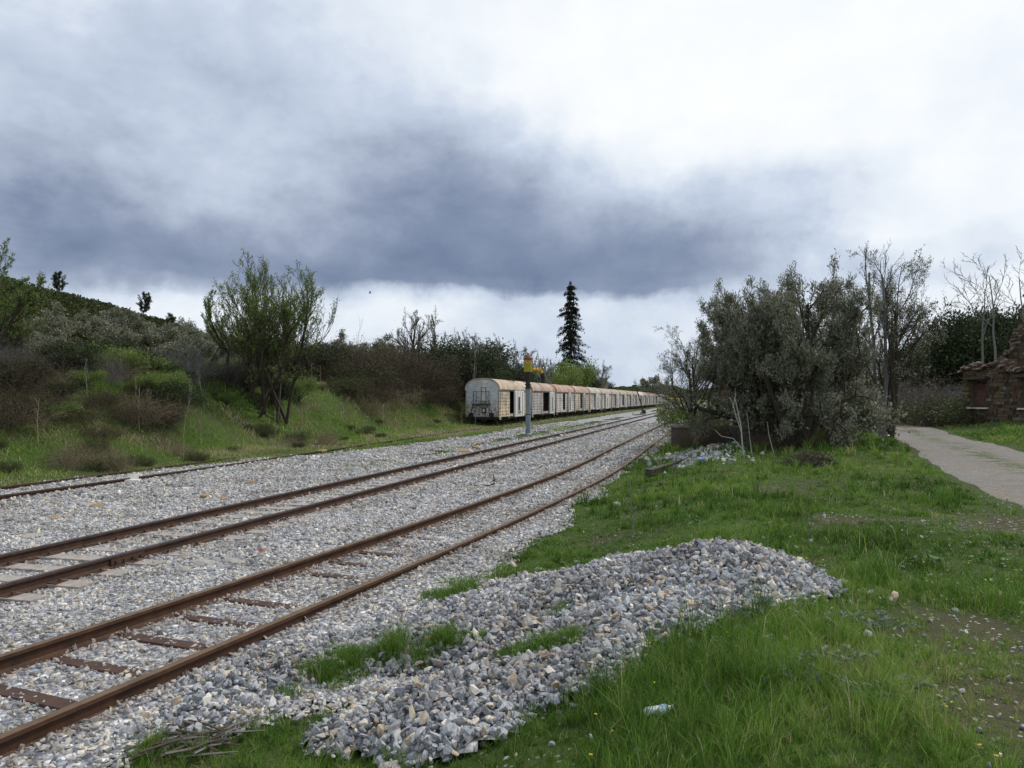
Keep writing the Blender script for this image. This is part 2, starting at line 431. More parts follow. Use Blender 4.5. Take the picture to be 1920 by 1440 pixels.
M_DRY = bark('dry stems', (.22, .17, .10), (.42, .35, .24))
def rust_mat(name, a, b, c2=None, rough=.75, metal=.0, pale=.0):
    m, N = mat(name)
    tc = N.n('ShaderNodeTexCoord').outputs['Object']
    n = N.noise(tc, 6, 7, .65); n2 = N.noise(tc, 55, 4, .7)
    c = N.mix(N.ramp(n, [(.35, 0), (.65, 1)]), a, b)
    c = N.mix(N.m('MULTIPLY', n2, .35), c, (.02, .012, .008))
    if c2 is not None: c = N.mix(N.ramp(n2, [(.58, 0), (.75, .7)]), c, c2)
    finish(N, c, rough, n2, .35, .006, metal=metal, spec=.3); return m
M_RUST = rust_mat('rail rust', (.045, .022, .014), (.100, .046, .023), (.12, .07, .04))
M_RUSTD = rust_mat('dark rail rust', (.040, .024, .018), (.095, .048, .028))
M_HEADW = rust_mat('worn rail head', (.045, .038, .045), (.10, .085, .10), rough=.42, metal=.4)
M_HEADR = rust_mat('rusty rail head', (.10, .060, .032), (.17, .105, .055), (.22, .145, .08), rough=.6)
def simple(name, a, b, sc=8, rough=.85, bs=.4, bd=.02, metal=0, spec=.3):
    m, N = mat(name)
    tc = N.n('ShaderNodeTexCoord').outputs['Object']
    n = N.noise(tc, sc, 6, .65)
    finish(N, N.mix(N.ramp(n, [(.3, 0), (.7, 1)]), a, b), rough, n, bs, bd, metal, spec); return m
M_SLEEP = simple('weathered wood sleeper', (.22, .19, .165), (.40, .36, .32), 12)
M_STEELS = simple('rusted steel sleeper', (.045, .026, .020), (.085, .045, .032), 12)
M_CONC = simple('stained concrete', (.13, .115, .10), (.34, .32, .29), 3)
M_ROCK = simple('brown field rock', (.20, .125, .065), (.42, .30, .18), 7)
M_ROCKG = simple('grey slab rock', (.22, .20, .18), (.42, .39, .35), 7)
M_WHITE = simple('dirty white', (.55, .53, .50), (.80, .78, .74), 5)
M_BLACKM = simple('dark grimy metal', (.012, .012, .013), (.045, .038, .032), 9, .7)
M_INSHADE = simple('painted interior shade', (.010, .010, .011), (.025, .024, .024), 3, .95)
M_CRANE = simple('blue grey painted iron', (.15, .20, .23), (.23, .285, .31), 4, .55)
M_YEL = rust_mat('faded yellow paint', (.34, .27, .03), (.48, .40, .05), (.20, .12, .04))
M_ORA = rust_mat('orange yellow rusted pipe', (.42, .25, .03), (.62, .42, .05), (.18, .07, .03))
M_REDC = simple('dark red cap paint', (.11, .035, .035), (.24, .07, .06), 6, .6)
M_BLUE = simple('blue plastic', (.10, .28, .50), (.35, .52, .70), 20, .3)
M_BRICK = simple('red brick', (.32, .11, .06), (.48, .20, .11), 12)

def wagon_mat(name, kind):
    """weathered paint; the object colour sets each wagon's own tint"""
    m, N = mat(name)
    tc = N.n('ShaderNodeTexCoord').outputs['Object']
    oi = N.n('ShaderNodeObjectInfo')
    off = N.n('ShaderNodeVectorMath', operation='ADD', i={0: tc})
    cmb = N.n('ShaderNodeCombineXYZ', i={0: N.m('MULTIPLY', oi.outputs['Random'], 40.0), 1: N.m('MULTIPLY', oi.outputs['Random'], 71.0)})
    N.set(off, 1, cmb.outputs[0]); P = off.outputs[0]
    n1 = N.noise(P, 1.3, 6, .65); n2 = N.noise(P, 6, 6, .7)
    st_ = N.n('ShaderNodeMapping', i={0: P, 3: (3.0, 3.0, .45)}).outputs[0]
    n3 = N.noise(st_, 2.5, 6, .7)
    base = oi.outputs['Color']
    sx = N.n('ShaderNodeSeparateXYZ', i={0: tc})
    if kind == 'side':
        c = N.mix(N.ramp(n1, [(.42, 0), (.60, 1)]), base, N.mix(.55, base, (.74, .70, .64)))
        c = N.mix(N.ramp(N.noise(P, .55, 4, .6), [(.46, 0), (.58, .7)]), c, (.27, .24, .21))
        c = N.mix(N.ramp(n3, [(.54, 0), (.62, 1)]), c, (.66, .63, .58))
        c = N.mix(N.ramp(n2, [(.54, 0), (.62, .9)]), c, (.22, .115, .06))
        c = N.mix(N.ramp(n3, [(.30, .55), (.42, 0)]), c, (.24, .20, .17))
        # board joints: horizontal every 0.30 m, vertical straps every 0.95 m
        hz_ = N.m('LESS_THAN', N.m('FRACT', N.m('DIVIDE', sx.outputs[2], .27)), .16)
        vt_ = N.m('LESS_THAN', N.m('FRACT', N.m('DIVIDE', sx.outputs[1], .93)), .075)
        ln = N.m('MULTIPLY', N.m('MAXIMUM', hz_, vt_), N.ramp(n2, [(.32, .25), (.5, .85)]))
        c = N.mix(ln, c, (.13, .085, .055))
        bump = N.m('SUBTRACT', n2, N.m('MULTIPLY', ln, .6))
    elif kind == 'roof':
        c = N.mix(N.ramp(n1, [(.42, 0), (.56, 1)]), base, N.mix(.42, base, (.30, .14, .08)))
        st2 = N.n('ShaderNodeMapping', i={0: P, 3: (.35, 3.0, .35)}).outputs[0]
        n4 = N.noise(st2, 1.6, 6, .7)
        c = N.mix(N.ramp(n4, [(.52, 0), (.60, .85)]), c, (.60, .57, .51))
        c = N.mix(N.ramp(n4, [(.34, .75), (.44, 0)]), c, (.20, .10, .065))
        bump = n2
    elif kind == 'end':
        c = N.mix(N.ramp(n1, [(.42, 0), (.62, .6)]), base, (.47, .43, .36))
        low = N.m('SUBTRACT', 1.0, N.m('DIVIDE', sx.outputs[2], 2.6), clamp=True)
        rz_ = N.m('ADD', n2, N.m('MULTIPLY', low, .16))
        c = N.mix(N.ramp(rz_, [(.56, 0), (.64, .9)]), c, (.22, .095, .05))
        bump = n2
    else:   # door: white, worn, dark dents
        c = N.mix(N.ramp(n3, [(.42, 0), (.60, 1)]), N.mix(.5, base, (.72, .70, .66)), (.70, .69, .66))
        c = N.mix(N.ramp(n2, [(.62, 0), (.70, .85)]), c, (.16, .11, .09))
        vt_ = N.m('LESS_THAN', N.m('FRACT', N.m('DIVIDE', sx.outputs[1], .62)), .10)
        c = N.mix(N.m('MULTIPLY', vt_, .7), c, (.14, .12, .11))
        bump = n2
    finish(N, c, .75, bump, .4, .02, spec=.2); return m
MW = {k: wagon_mat('weathered wagon '+k, k) for k in ('side', 'roof', 'end', 'door')}
def ruin_mat():
    m, N = mat('rubble stone')
    tc = N.n('ShaderNodeTexCoord').outputs['Object']
    n = N.noise(tc, 1.1, 5, .6); n2 = N.noise(tc, 14, 5, .7)
    c = N.ramp(attr(N, 'rnd'), [(0, (.055, .045, .034)), (.25, (.11, .088, .062)), (.45, (.17, .115, .055)), (.6, (.12, .108, .09)), (.75, (.12, .070, .042)), (.88, (.20, .175, .14)), (1, (.075, .068, .06))], 'CONSTANT')
    c = N.mix(N.ramp(n, [(.5, 0), (.68, .55)]), c, (.19, .105, .035))
    c = N.mix(N.m('MULTIPLY', n2, .5), c, (.05, .042, .033))
    finish(N, c, .95, n2, .6, .03, spec=.1); return m
M_RUIN = ruin_mat()
M_MORT = simple('old mortar', (.085, .068, .05), (.17, .135, .10), 5)
M_TILE = simple('broken roof tiles', (.06, .042, .032), (.19, .135, .10), 9)

# ================================================================== ground, ballast bed, road
def sgrid(n, a, b, c):
    u = np.linspace(-1, 1, n); return c+a*np.sinh(b*u)
def gridmesh(name, X, Y, Z, m, attrs=None, keep=None):
    ny, nx = X.shape
    V = np.stack([X.ravel(), Y.ravel(), Z.ravel()], 1)
    idx = np.arange(nx*ny).reshape(ny, nx)
    Q = np.stack([idx[:-1, :-1], idx[:-1, 1:], idx[1:, 1:], idx[1:, :-1]], -1).reshape(-1, 4)
    if keep is not None:
        k = keep.ravel(); Q = Q[k[Q].all(1)]
    return mesh_np(name, V, Q, m, attrs, smooth=True)
gx = sgrid(560, 2.8, 7.6, 1.0); gy = sgrid(560, 2.8, 7.6, 8.0)
X, Y = np.meshgrid(gx, gy)
Z = H(X, Y)
s_, t_ = st(X, Y)
def soil_map(x, y):
    n = fbm(x, y, 1.5, 41, 4); n0 = fbm(x, y, 5, 43, 3)
    v = ss(n, .54, .70)*.42
    v = np.maximum(v, np.exp(-(((x-3.1)/.9)**2+((y-4.1)/1.0)**2))*ss(n, .42, .62)*1.1)      # bare bottom-right corner
    v = np.maximum(v, np.exp(-(((x-3.6)/1.1)**2+((y-5.6)/.9)**2))*ss(n, .45, .62)*1.0)
    for cx, cy, rx, ry in ((3.2, 10.6, 1.3, .8), (5.2, 10.9, .9, .9), (6.9, 10.6, 1.0, 1.2), (4.8, 14.5, 1.0, 1.0)):
        v = np.maximum(v, np.exp(-(((x-cx)/rx)**2+((y-cy)/ry)**2))*ss(n, .40, .60)*1.1)
    v = np.maximum(v, np.exp(-((road_d(x, y)+.05)/.25)**2)*.55)
    return np.clip(v, 0, 1)
soil = soil_map(X, Y)
yel = ss(-t_, 33, 38)*(1-ss(-t_, 60, 70))*ss(s_, 15, 30)
gm = gridmesh('ground', X, Y, Z, M_GROUND, {'soil': soil.ravel(), 'yellow': yel.ravel()})
ob('ground', gm, kind='structure')
# ballast bed, draped 25 mm above the ground
ss_ = np.concatenate([np.arange(-14, 40, .28), np.arange(40, 120, .8), np.arange(120, 420, 4)])
tt_ = np.arange(-19, -.9, .22)
T2, S2 = np.meshgrid(tt_, ss_)
bx, by = xy(S2, T2)
bm_ = ballast_mask(bx, by)
gm = gridmesh('ballast_bed', bx, by, H(bx, by)+.025, M_BED, keep=bm_ > .42)
ob('ballast_bed', gm, kind='structure')
# dirt road
ry_ = np.concatenate([np.arange(-4, 60, .35), np.arange(60, 118, 1.2)]); ru = np.linspace(0, 1, 26)
U2, Y2 = np.meshgrid(ru, ry_)
wob = (fbm(Y2, U2*0, 1.1, 91, 4)-.5)*.45
l = np.interp(Y2, RY, RL)+wob*(1-U2); r = np.interp(Y2, RY, RR)+(fbm(Y2, U2*0+9, 1.1, 93, 4)-.5)*.45*U2
xr = l+(r-l)*U2
mid = np.exp(-((U2-.52)/.13)**2)
gm = gridmesh('road', xr, Y2, H(xr, Y2)+.03-.07*(1-ss(np.minimum(U2, 1-U2), .0, .07)), M_ROAD, {'mid': mid.ravel()})
ob('dirt_road', gm, kind='structure')

# ================================================================== loose stones
rng = np.random.default_rng(7)
PHI = (1+5**.5)/2
ICO = np.array([(-1, PHI, 0), (1, PHI, 0), (-1, -PHI, 0), (1, -PHI, 0), (0, -1, PHI), (0, 1, PHI), (0, -1, -PHI), (0, 1, -PHI), (PHI, 0, -1), (PHI, 0, 1), (-PHI, 0, -1), (-PHI, 0, 1)])/1.9
ICF = np.array([(0, 11, 5), (0, 5, 1), (0, 1, 7), (0, 7, 10), (0, 10, 11), (1, 5, 9), (5, 11, 4), (11, 10, 2), (10, 7, 6), (7, 1, 8), (3, 9, 4), (3, 4, 2), (3, 2, 6), (3, 6, 8), (3, 8, 9), (4, 9, 5), (2, 4, 11), (6, 2, 10), (8, 6, 7), (9, 8, 1)])
CUBE = np.array([[x, y, z] for x in (-1, 1) for y in (-1, 1) for z in (-1, 1)], float)
CF = np.array([(0, 1, 3, 2), (4, 6, 7, 5), (0, 4, 5, 1), (2, 3, 7, 6), (0, 2, 6, 4), (1, 5, 7, 3)])
def rotm(n, rng, tilt=1.0):
    q = rng.normal(size=(n, 4)); q[:, 1:3] *= tilt; q /= np.linalg.norm(q, axis=1)[:, None]
    w, x, y, z = q.T
    return np.stack([1-2*(y*y+z*z), 2*(x*y-z*w), 2*(x*z+y*w), 2*(x*y+z*w), 1-2*(x*x+z*z), 2*(y*z-x*w), 2*(x*z-y*w), 2*(y*z+x*w), 1-2*(x*x+y*y)], 1).reshape(-1, 3, 3)
def stones(name, P, r, mats, rng, tilt=.8, extra=None):
    n = len(P)
    B = ICO[None]*rng.uniform(.78, 1.18, (n, 12, 1))+rng.normal(0, .11, (n, 12, 3))
    # one or two cleaved faces per stone
    for _ in range(3):
        nn = unit_(rng.normal(size=(n, 3))); d = rng.uniform(.35, .7, n)
        q = np.einsum('nkj,nj->nk', B, nn)-d[:, None]; B = B-nn[:, None]*np.clip(q, 0, None)[..., None]
    B *= np.stack([rng.uniform(.85, 1.5, n), rng.uniform(.65, 1.05, n), rng.uniform(.38, .75, n)], 1)[:, None]
    B = np.einsum('nij,nkj->nki', rotm(n, rng, tilt), B)*(r[:, None, None]*1.02)
    V = (B+P[:, None]).reshape(-1, 3)
    T = (ICF[None]+np.arange(n)[:, None, None]*12).reshape(-1, 3)
    return mesh_np(name, V, T, mats, {'rnd': np.repeat(rng.random(n), 12), **{a_: np.repeat(v_, 12) for a_, v_ in (extra or {}).items()}})
def unit_(v): return v/(np.linalg.norm(v, axis=-1, keepdims=True)+1e-9)
def stones_cube(name, P, r, mats, rng, tilt=.8):
    n = len(P)
    B = CUBE[None]*rng.uniform(.45, 1.15, (n, 8, 1))+rng.normal(0, .18, (n, 8, 3))
    B *= np.stack([rng.uniform(.75, 1.35, n), rng.uniform(.55, 1.0, n), rng.uniform(.35, .75, n)], 1)[:, None]
    B = np.einsum('nij,nkj->nki', rotm(n, rng, tilt), B)*(r[:, None, None]*.82)
    V = (B+P[:, None]).reshape(-1, 3)
    Q = (CF[None]+np.arange(n)[:, None, None]*8).reshape(-1, 4)
    T = np.concatenate([Q[:, [0, 1, 2]], Q[:, [0, 2, 3]]])
    return mesh_np(name, V, T, mats, {'rnd': np.repeat(rng.random(n), 8)})
def frustum_pts(y0, y1, dens, rng, margin=.80, extra=2.0):
    w1 = margin*y1+extra; A = 2*w1*(y1-y0); n = int(A*dens)
    x = rng.uniform(-w1, w1, n); y = rng.uniform(y0, y1, n)
    k = np.abs(x) < margin*y+extra
    return x[k], y[k]
P = []; RR_ = []
for y0, y1, r0, d in ((2.6, 6.5, .0195, 1150), (6.5, 10, .021, 880), (10, 15, .0245, 560), (15, 24, .031, 280), (24, 40, .043, 105), (40, 70, .055, 30)):
    x, y = frustum_pts(y0, y1, d, rng, .76, 1.2)
    m = ballast_mask(x, y); s, t = st(x, y)
    k = rng.random(len(x)) < ss(m, .15, .6)
    x, y = x[k], y[k]
    r = np.minimum(r0*.95*rng.lognormal(0, .34, len(x)), r0*1.8)
    z = H(x, y)+.018+r*rng.uniform(-.15, .55, len(x))
    P.append(np.stack([x, y, z], 1)); RR_.append(r)
P = np.concatenate(P); RR_ = np.concatenate(RR_)
s, t = st(P[:, 0], P[:, 1]); ctr = np.interp(s, CTS, CTT)
rd = np.minimum(np.minimum(np.abs(t+7.84), np.abs(t+9.34)), np.minimum(np.abs(t-ctr-.73), np.abs(t-ctr+.73)))
rust_near = np.clip(1.1*(1-ss(rd, .08, .42))*rng.uniform(.2, 1, len(s))+.5*(1-ss(np.abs(t-ctr), .5, .8))*ss(fbm(P[:, 0], P[:, 1], 2.5, 141, 3), .45, .65)*rng.random(len(s)), 0, 1)
ob('ballast_stones', stones('ballast_stones', P, RR_, M_STONE, rng, extra={'rust': rust_near}), label='pale grey crushed ballast stones between and beside the rails', cat='ballast', kind='stuff')

def make_heap(name, fn, bumps, n, label, seed, r0=.0255):
    rg = np.random.default_rng(seed)
    xs = [b[0] for b in bumps]; ys = [b[1] for b in bumps]
    x0, x1, y0, y1 = min(xs)-2.2, max(xs)+2.2, min(ys)-1.5, max(ys)+1.5
    gx_, gy_ = np.meshgrid(np.arange(x0, x1, .08), np.arange(y0, y1, .08))
    h = fn(gx_, gy_)
    root = thing(name, label, 'gravel heap', (float(np.mean(xs)), float(np.mean(ys)), 0))
    off = np.array(root.location)
    me = gridmesh('core', gx_-off[0], gy_-off[1], H(gx_, gy_)+h-.012, M_BED, keep=h > .015)
    ob('core', me, root)
    A = (x1-x0)*(y1-y0); m = int(A*n)
    x = rg.uniform(x0, x1, m); y = rg.uniform(y0, y1, m)
    h = fn(x, y); k = rg.random(m) < ss(h, .0, .09)+.010*(h <= 0)*ss(fbm(x, y, .8, 7, 2), .4, .6)+.03*ss(fn(x, y-.15), 0, .05); x, y, h = x[k], y[k], h[k]
    # grass-grown hollows stay thinner
    r = np.minimum(r0*rg.lognormal(-.05, .40, len(x)), r0*1.9); z = H(x, y)+h+r*rg.uniform(-.15, .9, len(x))
    ob('stones', stones('heap_stones', np.stack([x, y, z], 1)-off, r, M_HEAP, rg, 1.0), root)
    return root
make_heap('gravel_heap', HA, BUMPS_A, 1150, 'broad heap of blue grey crushed stone in the grass, the farther and larger one', 11)
make_heap('gravel_heap', HB, BUMPS_B, 1250, 'small near heap of blue grey crushed stone surrounded by grass at the bottom', 12, .0265)
make_heap('gravel_heap', HC, BUMPS_C, 900, 'low ridge of blue grey crushed stone spilling beside the nearest rail', 13, .025)

# pebbles on the turf and road
x, y = frustum_pts(2.8, 14, 60, rng)
sm = soil_map(x, y); s, t = st(x, y)
k = (t > -2.6) & (rng.random(len(x)) < ss(sm, .15, .8)*.9+.012)
x2, y2 = x[k], y[k]
r = np.minimum(.011*rng.lognormal(0, .45, len(x2)), .026); z = H(x2, y2)+r*.5+np.where(road_d(x2, y2) > 0, .03, 0)
ob('pebbles', stones('pebbles', np.stack([x2, y2, z], 1), r, M_STONE, rng), label='small pale pebbles scattered over bare soil in the turf', cat='pebbles', kind='stuff')

# ================================================================== tracks
def smooth_poly(pts, step):
    pts = np.array(pts, float); d = np.r_[0, np.cumsum(np.hypot(*np.diff(pts, axis=0).T))]
    u = np.arange(0, d[-1], step)
    # monotone-ish smoothing: interpolate then box filter
    x = np.interp(u, d, pts[:, 0]); y = np.interp(u, d, pts[:, 1])
    k = max(1, int(5/step)); ker = np.ones(2*k+1)/(2*k+1)
    def f(a):
        ap = np.r_[a[0]+(np.arange(-k, 0))*(a[1]-a[0]), a, a[-1]+(np.arange(1, k+1))*(a[-1]-a[-2])]
        return np.convolve(ap, ker, 'valid')
    return np.stack([f(x), f(y)], 1)
def offs(c, d):
    t = np.gradient(c, axis=0); t /= np.linalg.norm(t, axis=1)[:, None]
    return c+np.stack([t[:, 1], -t[:, 0]], 1)*d
PROF = [(-.036, 0), (.036, 0), (.037, -.030), (.012, -.045), (.009, -.115), (.030, -.130), (.070, -.142), (.070, -.152), (-.070, -.152), (-.070, -.142), (-.030, -.130), (-.009, -.115), (-.012, -.045), (-.037, -.030)]
def rail_mesh(c, mats, z=0, dz=None):
    t = np.gradient(c, axis=0); t /= np.linalg.norm(t, axis=1)[:, None]; nrm = np.stack([t[:, 1], -t[:, 0]], 1)
    n = len(c); k = len(PROF); V = np.zeros((n, k, 3))
    zz = np.zeros(n)+z if dz is None else z+dz
    for j, (a, b) in enumerate(PROF):
        V[:, j, :2] = c+nrm*a; V[:, j, 2] = zz+b
    i = np.arange(n*k).reshape(n, k)
    Q = []; mi = []
    for j in range(k):
        j2 = (j+1) % k
        Q.append(np.stack([i[:-1, j], i[:-1, j2], i[1:, j2], i[1:, j]], 1)); mi += [1 if j == 0 else 0]*(n-1)
    return mesh_np('rail', V.reshape(-1, 3), np.concatenate(Q), mats, mi=mi)
def make_track(name, label, centre, gauge, mats, sleeper_spec, z=0, dz=None, fish=()):
    root = thing(name, label, 'railway track', (0, 0, 0))
    for sgn in (-1, 1):
        c = offs(centre, sgn*gauge/2)
        rl = ob('rail', rail_mesh(c, mats, z, dz), root)
        for f in fish:      # bolted joint plates on both sides of the web
            j = int(f+(3 if sgn > 0 else 0)); p = Vector((*c[j], z)); d = Vector((*(c[j+1]-c[j]), 0)).normalized(); a = math.atan2(d.y, d.x)
            b = MB()
            for q in (-1, 1):
                b.box(-.30, .30, q*.030-.012, q*.030+.012, -.125, -.040)
                for bx_ in (-.22, -.08, .08, .22): b.box(bx_-.016, bx_+.016, q*.052-.012, q*.052+.012, -.10, -.068)
            ob('joint_plate', b.mesh('joint_plate', M_RUSTD), rl, loc=p, rz=a)
    if sleeper_spec:
        sp_, s0, s1, mk = sleeper_spec
        d = np.r_[0, np.cumsum(np.hypot(*np.diff(centre, axis=0).T))]
        protos = mk()
        u = s0; k = 0
        while u < s1 and k < 96:
            x_ = np.interp(u, d, centre[:, 0]); y_ = np.interp(u, d, centre[:, 1])
            x2_ = np.interp(u+.5, d, centre[:, 0]); y2_ = np.interp(u+.5, d, centre[:, 1])
            a = math.atan2(y2_-y_, x2_-x_)+random.uniform(-.02, .02)
            o = ob('sleeper', protos[k % len(protos)], root, loc=(x_, y_, z+random.uniform(-.012, .004)), rz=a)
            u += sp_; k += 1
    return root
random.seed(4)
def wood_sleepers():
    out = []
    for q in range(4):
        b = MB(); rg = random.Random(q)
        b.box(-.12, .12, -1.27, 1.27, -.30, -.128, 0, jit=.008, rng=rg)
        for g in (-.75, .75):
            b.box(-.10, .10, g-.16, g+.16, -.155, -.122, 1)
            for e in (-.115, .115):
                b.box(-.035, .035, g+e-.03, g+e+.03, -.148, -.118, 1); b.lathe([(.018, -.12), (.018, -.085), (.008, -.08)], 0, g+e, 6, 1)
        out.append(b.mesh('sleeper', [M_SLEEP, M_RUSTD]))
    return out
def steel_sleepers():
    b = MB(); b.prism([(-.12, -.24), (-.07, -.134), (.07, -.134), (.12, -.24)], -1.02, 1.02, 0)
    for g in (-.75, .75):
        for e in (-.09, .09): b.box(-.03, .03, g+e-.03, g+e+.03, -.153, -.125, 0)
    return [b.mesh('sleeper', [M_STEELS])]
cA = np.array([xy(s, -8.59) for s in np.arange(-12, 330, .5)])
make_track('railway_track', 'main line, the middle track with dark worn rail heads and grey wooden sleepers', cA, 1.50, [M_RUSTD, M_HEADW], (.62, 12.5, 75, wood_sleepers), fish=(38,))
Cpts = [(-9.4, -7.2), (-4.2, 6.2), (-3.0, 9.06), (-2.45, 10.5), (-1.44, 13.1), (0, 17.3), (1.6, 21.9), (4.9, 34.4), (8.6, 48.0), (12.6, 62.6), (12.6+90*.2735, 152.6), (12.6+200*.2735, 262.6)]
cC = smooth_poly(Cpts, .5)
make_track('railway_track', 'nearest track with orange rusted rails and buried steel sleepers', offs(cC, .735), 1.47, [M_RUST, M_HEADR], (.68, 10, 70, steel_sleepers), z=.0, fish=())
sp_ = [(s, np.interp(s, [-12, 15, 22, 57, 400], [-15.2, -16.0, -16.5, -18.2, -18.2])) for s in np.arange(-12, 330, 1.0)]
cS = smooth_poly([xy(s, t) for s, t in sp_], 1.0)
make_track('railway_track', 'overgrown siding at the foot of the bank carrying the row of wagons', cS, 1.50, [M_RUSTD, M_RUSTD], None, dz=np.interp(np.arange(len(cS)), [0, 24, 34, 400], [.0, -.01, -.07, -.07]))

# ================================================================== grass
def blades(name, x, y, h, w, tint, rng, m=None, zf=HH, lean=.45, zoff=0):
    n = len(x); z = zf(x, y)-.01+zoff
    a = rng.uniform(0, 2*np.pi, n); la = rng.uniform(0, 2*np.pi, n); ln = h*lean*rng.uniform(.2, 1.5, n)
    dx, dy = np.cos(a)*w/2, np.sin(a)*w/2; lx, ly = np.cos(la)*ln, np.sin(la)*ln
    V = np.zeros((n, 5, 3))
    V[:, 0] = np.stack([x-dx, y-dy, z], 1); V[:, 1] = np.stack([x+dx, y+dy, z], 1)
    V[:, 2] = np.stack([x-dx*.75+lx*.35, y-dy*.75+ly*.35, z+h*.6], 1); V[:, 3] = np.stack([x+dx*.75+lx*.35, y+dy*.75+ly*.35, z+h*.6], 1)
    V[:, 4] = np.stack([x+lx, y+ly, z+h*(1-.25*rng.random(n))], 1)
    T = np.array([(0, 1, 3), (0, 3, 2), (2, 3, 4)])
    Q = (T[None]+np.arange(n)[:, None, None]*5).reshape(-1, 3)
    return mesh_np(name, V.reshape(-1, 3), Q, m or M_GRASS, {'tint': np.repeat(np.clip(tint, 0, 1), 5)})
# tufts that grow through the stones: (photo px, py, radius m, height m)
TUFTS = [(640, 1235, .27, .24), (700, 1222, .15, .15), (585, 1268, .22, .22), (768, 1198, .27, .27), (832, 1192, .22, .21), (888, 1192, .16, .13), (850, 1095, .35, .17), (900, 1065, .5, .12), (820, 1108, .22, .16),
         (1010, 1205, .26, .18), (1060, 1190, .24, .14), (970, 1210, .22, .12), (1050, 1140, .16, .12), (1090, 1040, .35, .09), (1010, 1045, .3, .08), (1320, 1030, .22, .09)]
TP = []
for px, py, r, h in TUFTS:
    gx0, gy0 = GH(px, py+r*60); TP.append((gx0, gy0, r*.80, h))
def tuftf(x, y):
    v = np.zeros_like(x)
    for a, b, r, h in TP: v = np.maximum(v, np.exp(-(((x-a)**2+((y-b)*.9)**2)/(r*r)))*h)
    return v
def grassmask(x, y):
    s, t = st(x, y)
    b = ballast_mask(x, y)
    hp = np.maximum(np.maximum(HA(x, y), HB(x, y)), HC(x, y))
    g = (1-ss(b, .25, .75))*(1-ss(hp, .01, .06))*(1-ss(road_d(x, y), -.25, .1))
    g = g*(1-.62*ss(soil_map(x, y), .3, .9))
    return g
def tintf(x, y, rng):
    s, t = st(x, y)
    n = fbm(x, y, 2.2, 61, 4); n2 = fbm(x, y, 9, 63, 3)
    v = .08+.60*n+.40*(n2-.5)+rng.normal(0, .11, len(x))
    v = v+(fbm(x, y, .7, 67, 3)-.5)*.35+ss(fbm(x, y, 2.6, 68, 4), .55, .75)*.22
    dry = rng.random(len(x)) < .06+.12*ss(n, .5, .7)
    v = np.where(dry, rng.uniform(.8, 1, len(x)), v)
    # lower bank verge is drab
    verge = ss(-t, 15.5, 16.5)*(1-ss(-t, 18.3, 20.2))
    v = v+verge*rng.uniform(.15, .65, len(x))+ss(-t, 12, 13.5)*(1-ss(-t, 17.5, 18.5))*ss(s, 35, 48)*rng.uniform(.1, .5, len(x))
    br = ss(-t, 19, 20)*ss(fbm(x, y, 6, 71, 3), .40, .55)
    v = v+br*.16+ss(-t, 19, 21)*ss(.42-fbm(x, y, 5, 73, 3), 0, .1)*rng.uniform(.2, .6, len(x))
    return v
gi = 0
lushf = lambda x, y: ss(fbm(x, y, .8, 81, 3), .42, .68)
for y0, y1, d, w, hb in ((2.5, 5.2, 7200, .0038, .09), (5.2, 8, 4600, .0050, .09), (8, 13, 1900, .0085, .09), (13, 22, 620, .015, .11), (22, 38, 190, .028, .15)):
    x, y = frustum_pts(y0, y1, d, rng, .73, 1.7)
    s, t = st(x, y)
    k = (t > -16-1) & (rng.random(len(x)) < grassmask(x, y)) if y1 < 22 else (t > -3.5) & (rng.random(len(x)) < grassmask(x, y))
    k &= (t > -3.6)
    x, y = x[k], y[k]
    # half of the blades gather into tufts that lean outward
    nt = max(1, len(x)//34); ci = rng.integers(0, len(x), nt); pick = rng.random(len(x)) < .55; cj = rng.integers(0, nt, len(x))
    tr = np.repeat(.016*(y0+3)/7, len(x))*rng.lognormal(0, .4, nt)[cj]
    x = np.where(pick, x[ci][cj]+rng.normal(0, 1, len(x))*tr, x); y = np.where(pick, y[ci][cj]+rng.normal(0, 1, len(y))*tr, y)
    tufth = np.where(pick, rng.lognormal(.12, .38, nt)[cj], .72); tuftt = np.where(pick, rng.normal(0, .13, nt)[cj], -.03)
    hp = np.maximum(HA(x, y), HB(x, y))
    near_heap = np.exp(-(np.hypot((x-1.6)/2.0, (y-5.6)/.9)**2))
    nh = ss(-np.hypot((x-4.4)/1.6, (y-6.6)/1.1), -1.2, -.2)
    h = hb*(.45+.75*lushf(x, y)+.9*near_heap+.5*nh+.5*np.exp(-(np.hypot((x-.5)/1.6, (y-4.1)/.6)**2)))*rng.lognormal(0, .3, len(x))*tufth
    h = h*(1-.6*ss(soil_map(x, y), .1, .6))*(1-.45*ss(x-.28*y, 1.2, 2.5)*(y < 9))
    ob('grass', blades('grass', x, y, h, w*rng.uniform(.6, 1.3, len(x)), tintf(x, y, rng)+tuftt-(h > .14)*.06, rng, lean=.6), label=['ankle high green grass nearest the camera', 'green grass around the gravel heaps', 'green turf with bare patches beyond the heaps', 'green grass in front of the olive tree', 'far green grass beside the road'][gi], cat='grass', kind='stuff')
    gi += 1
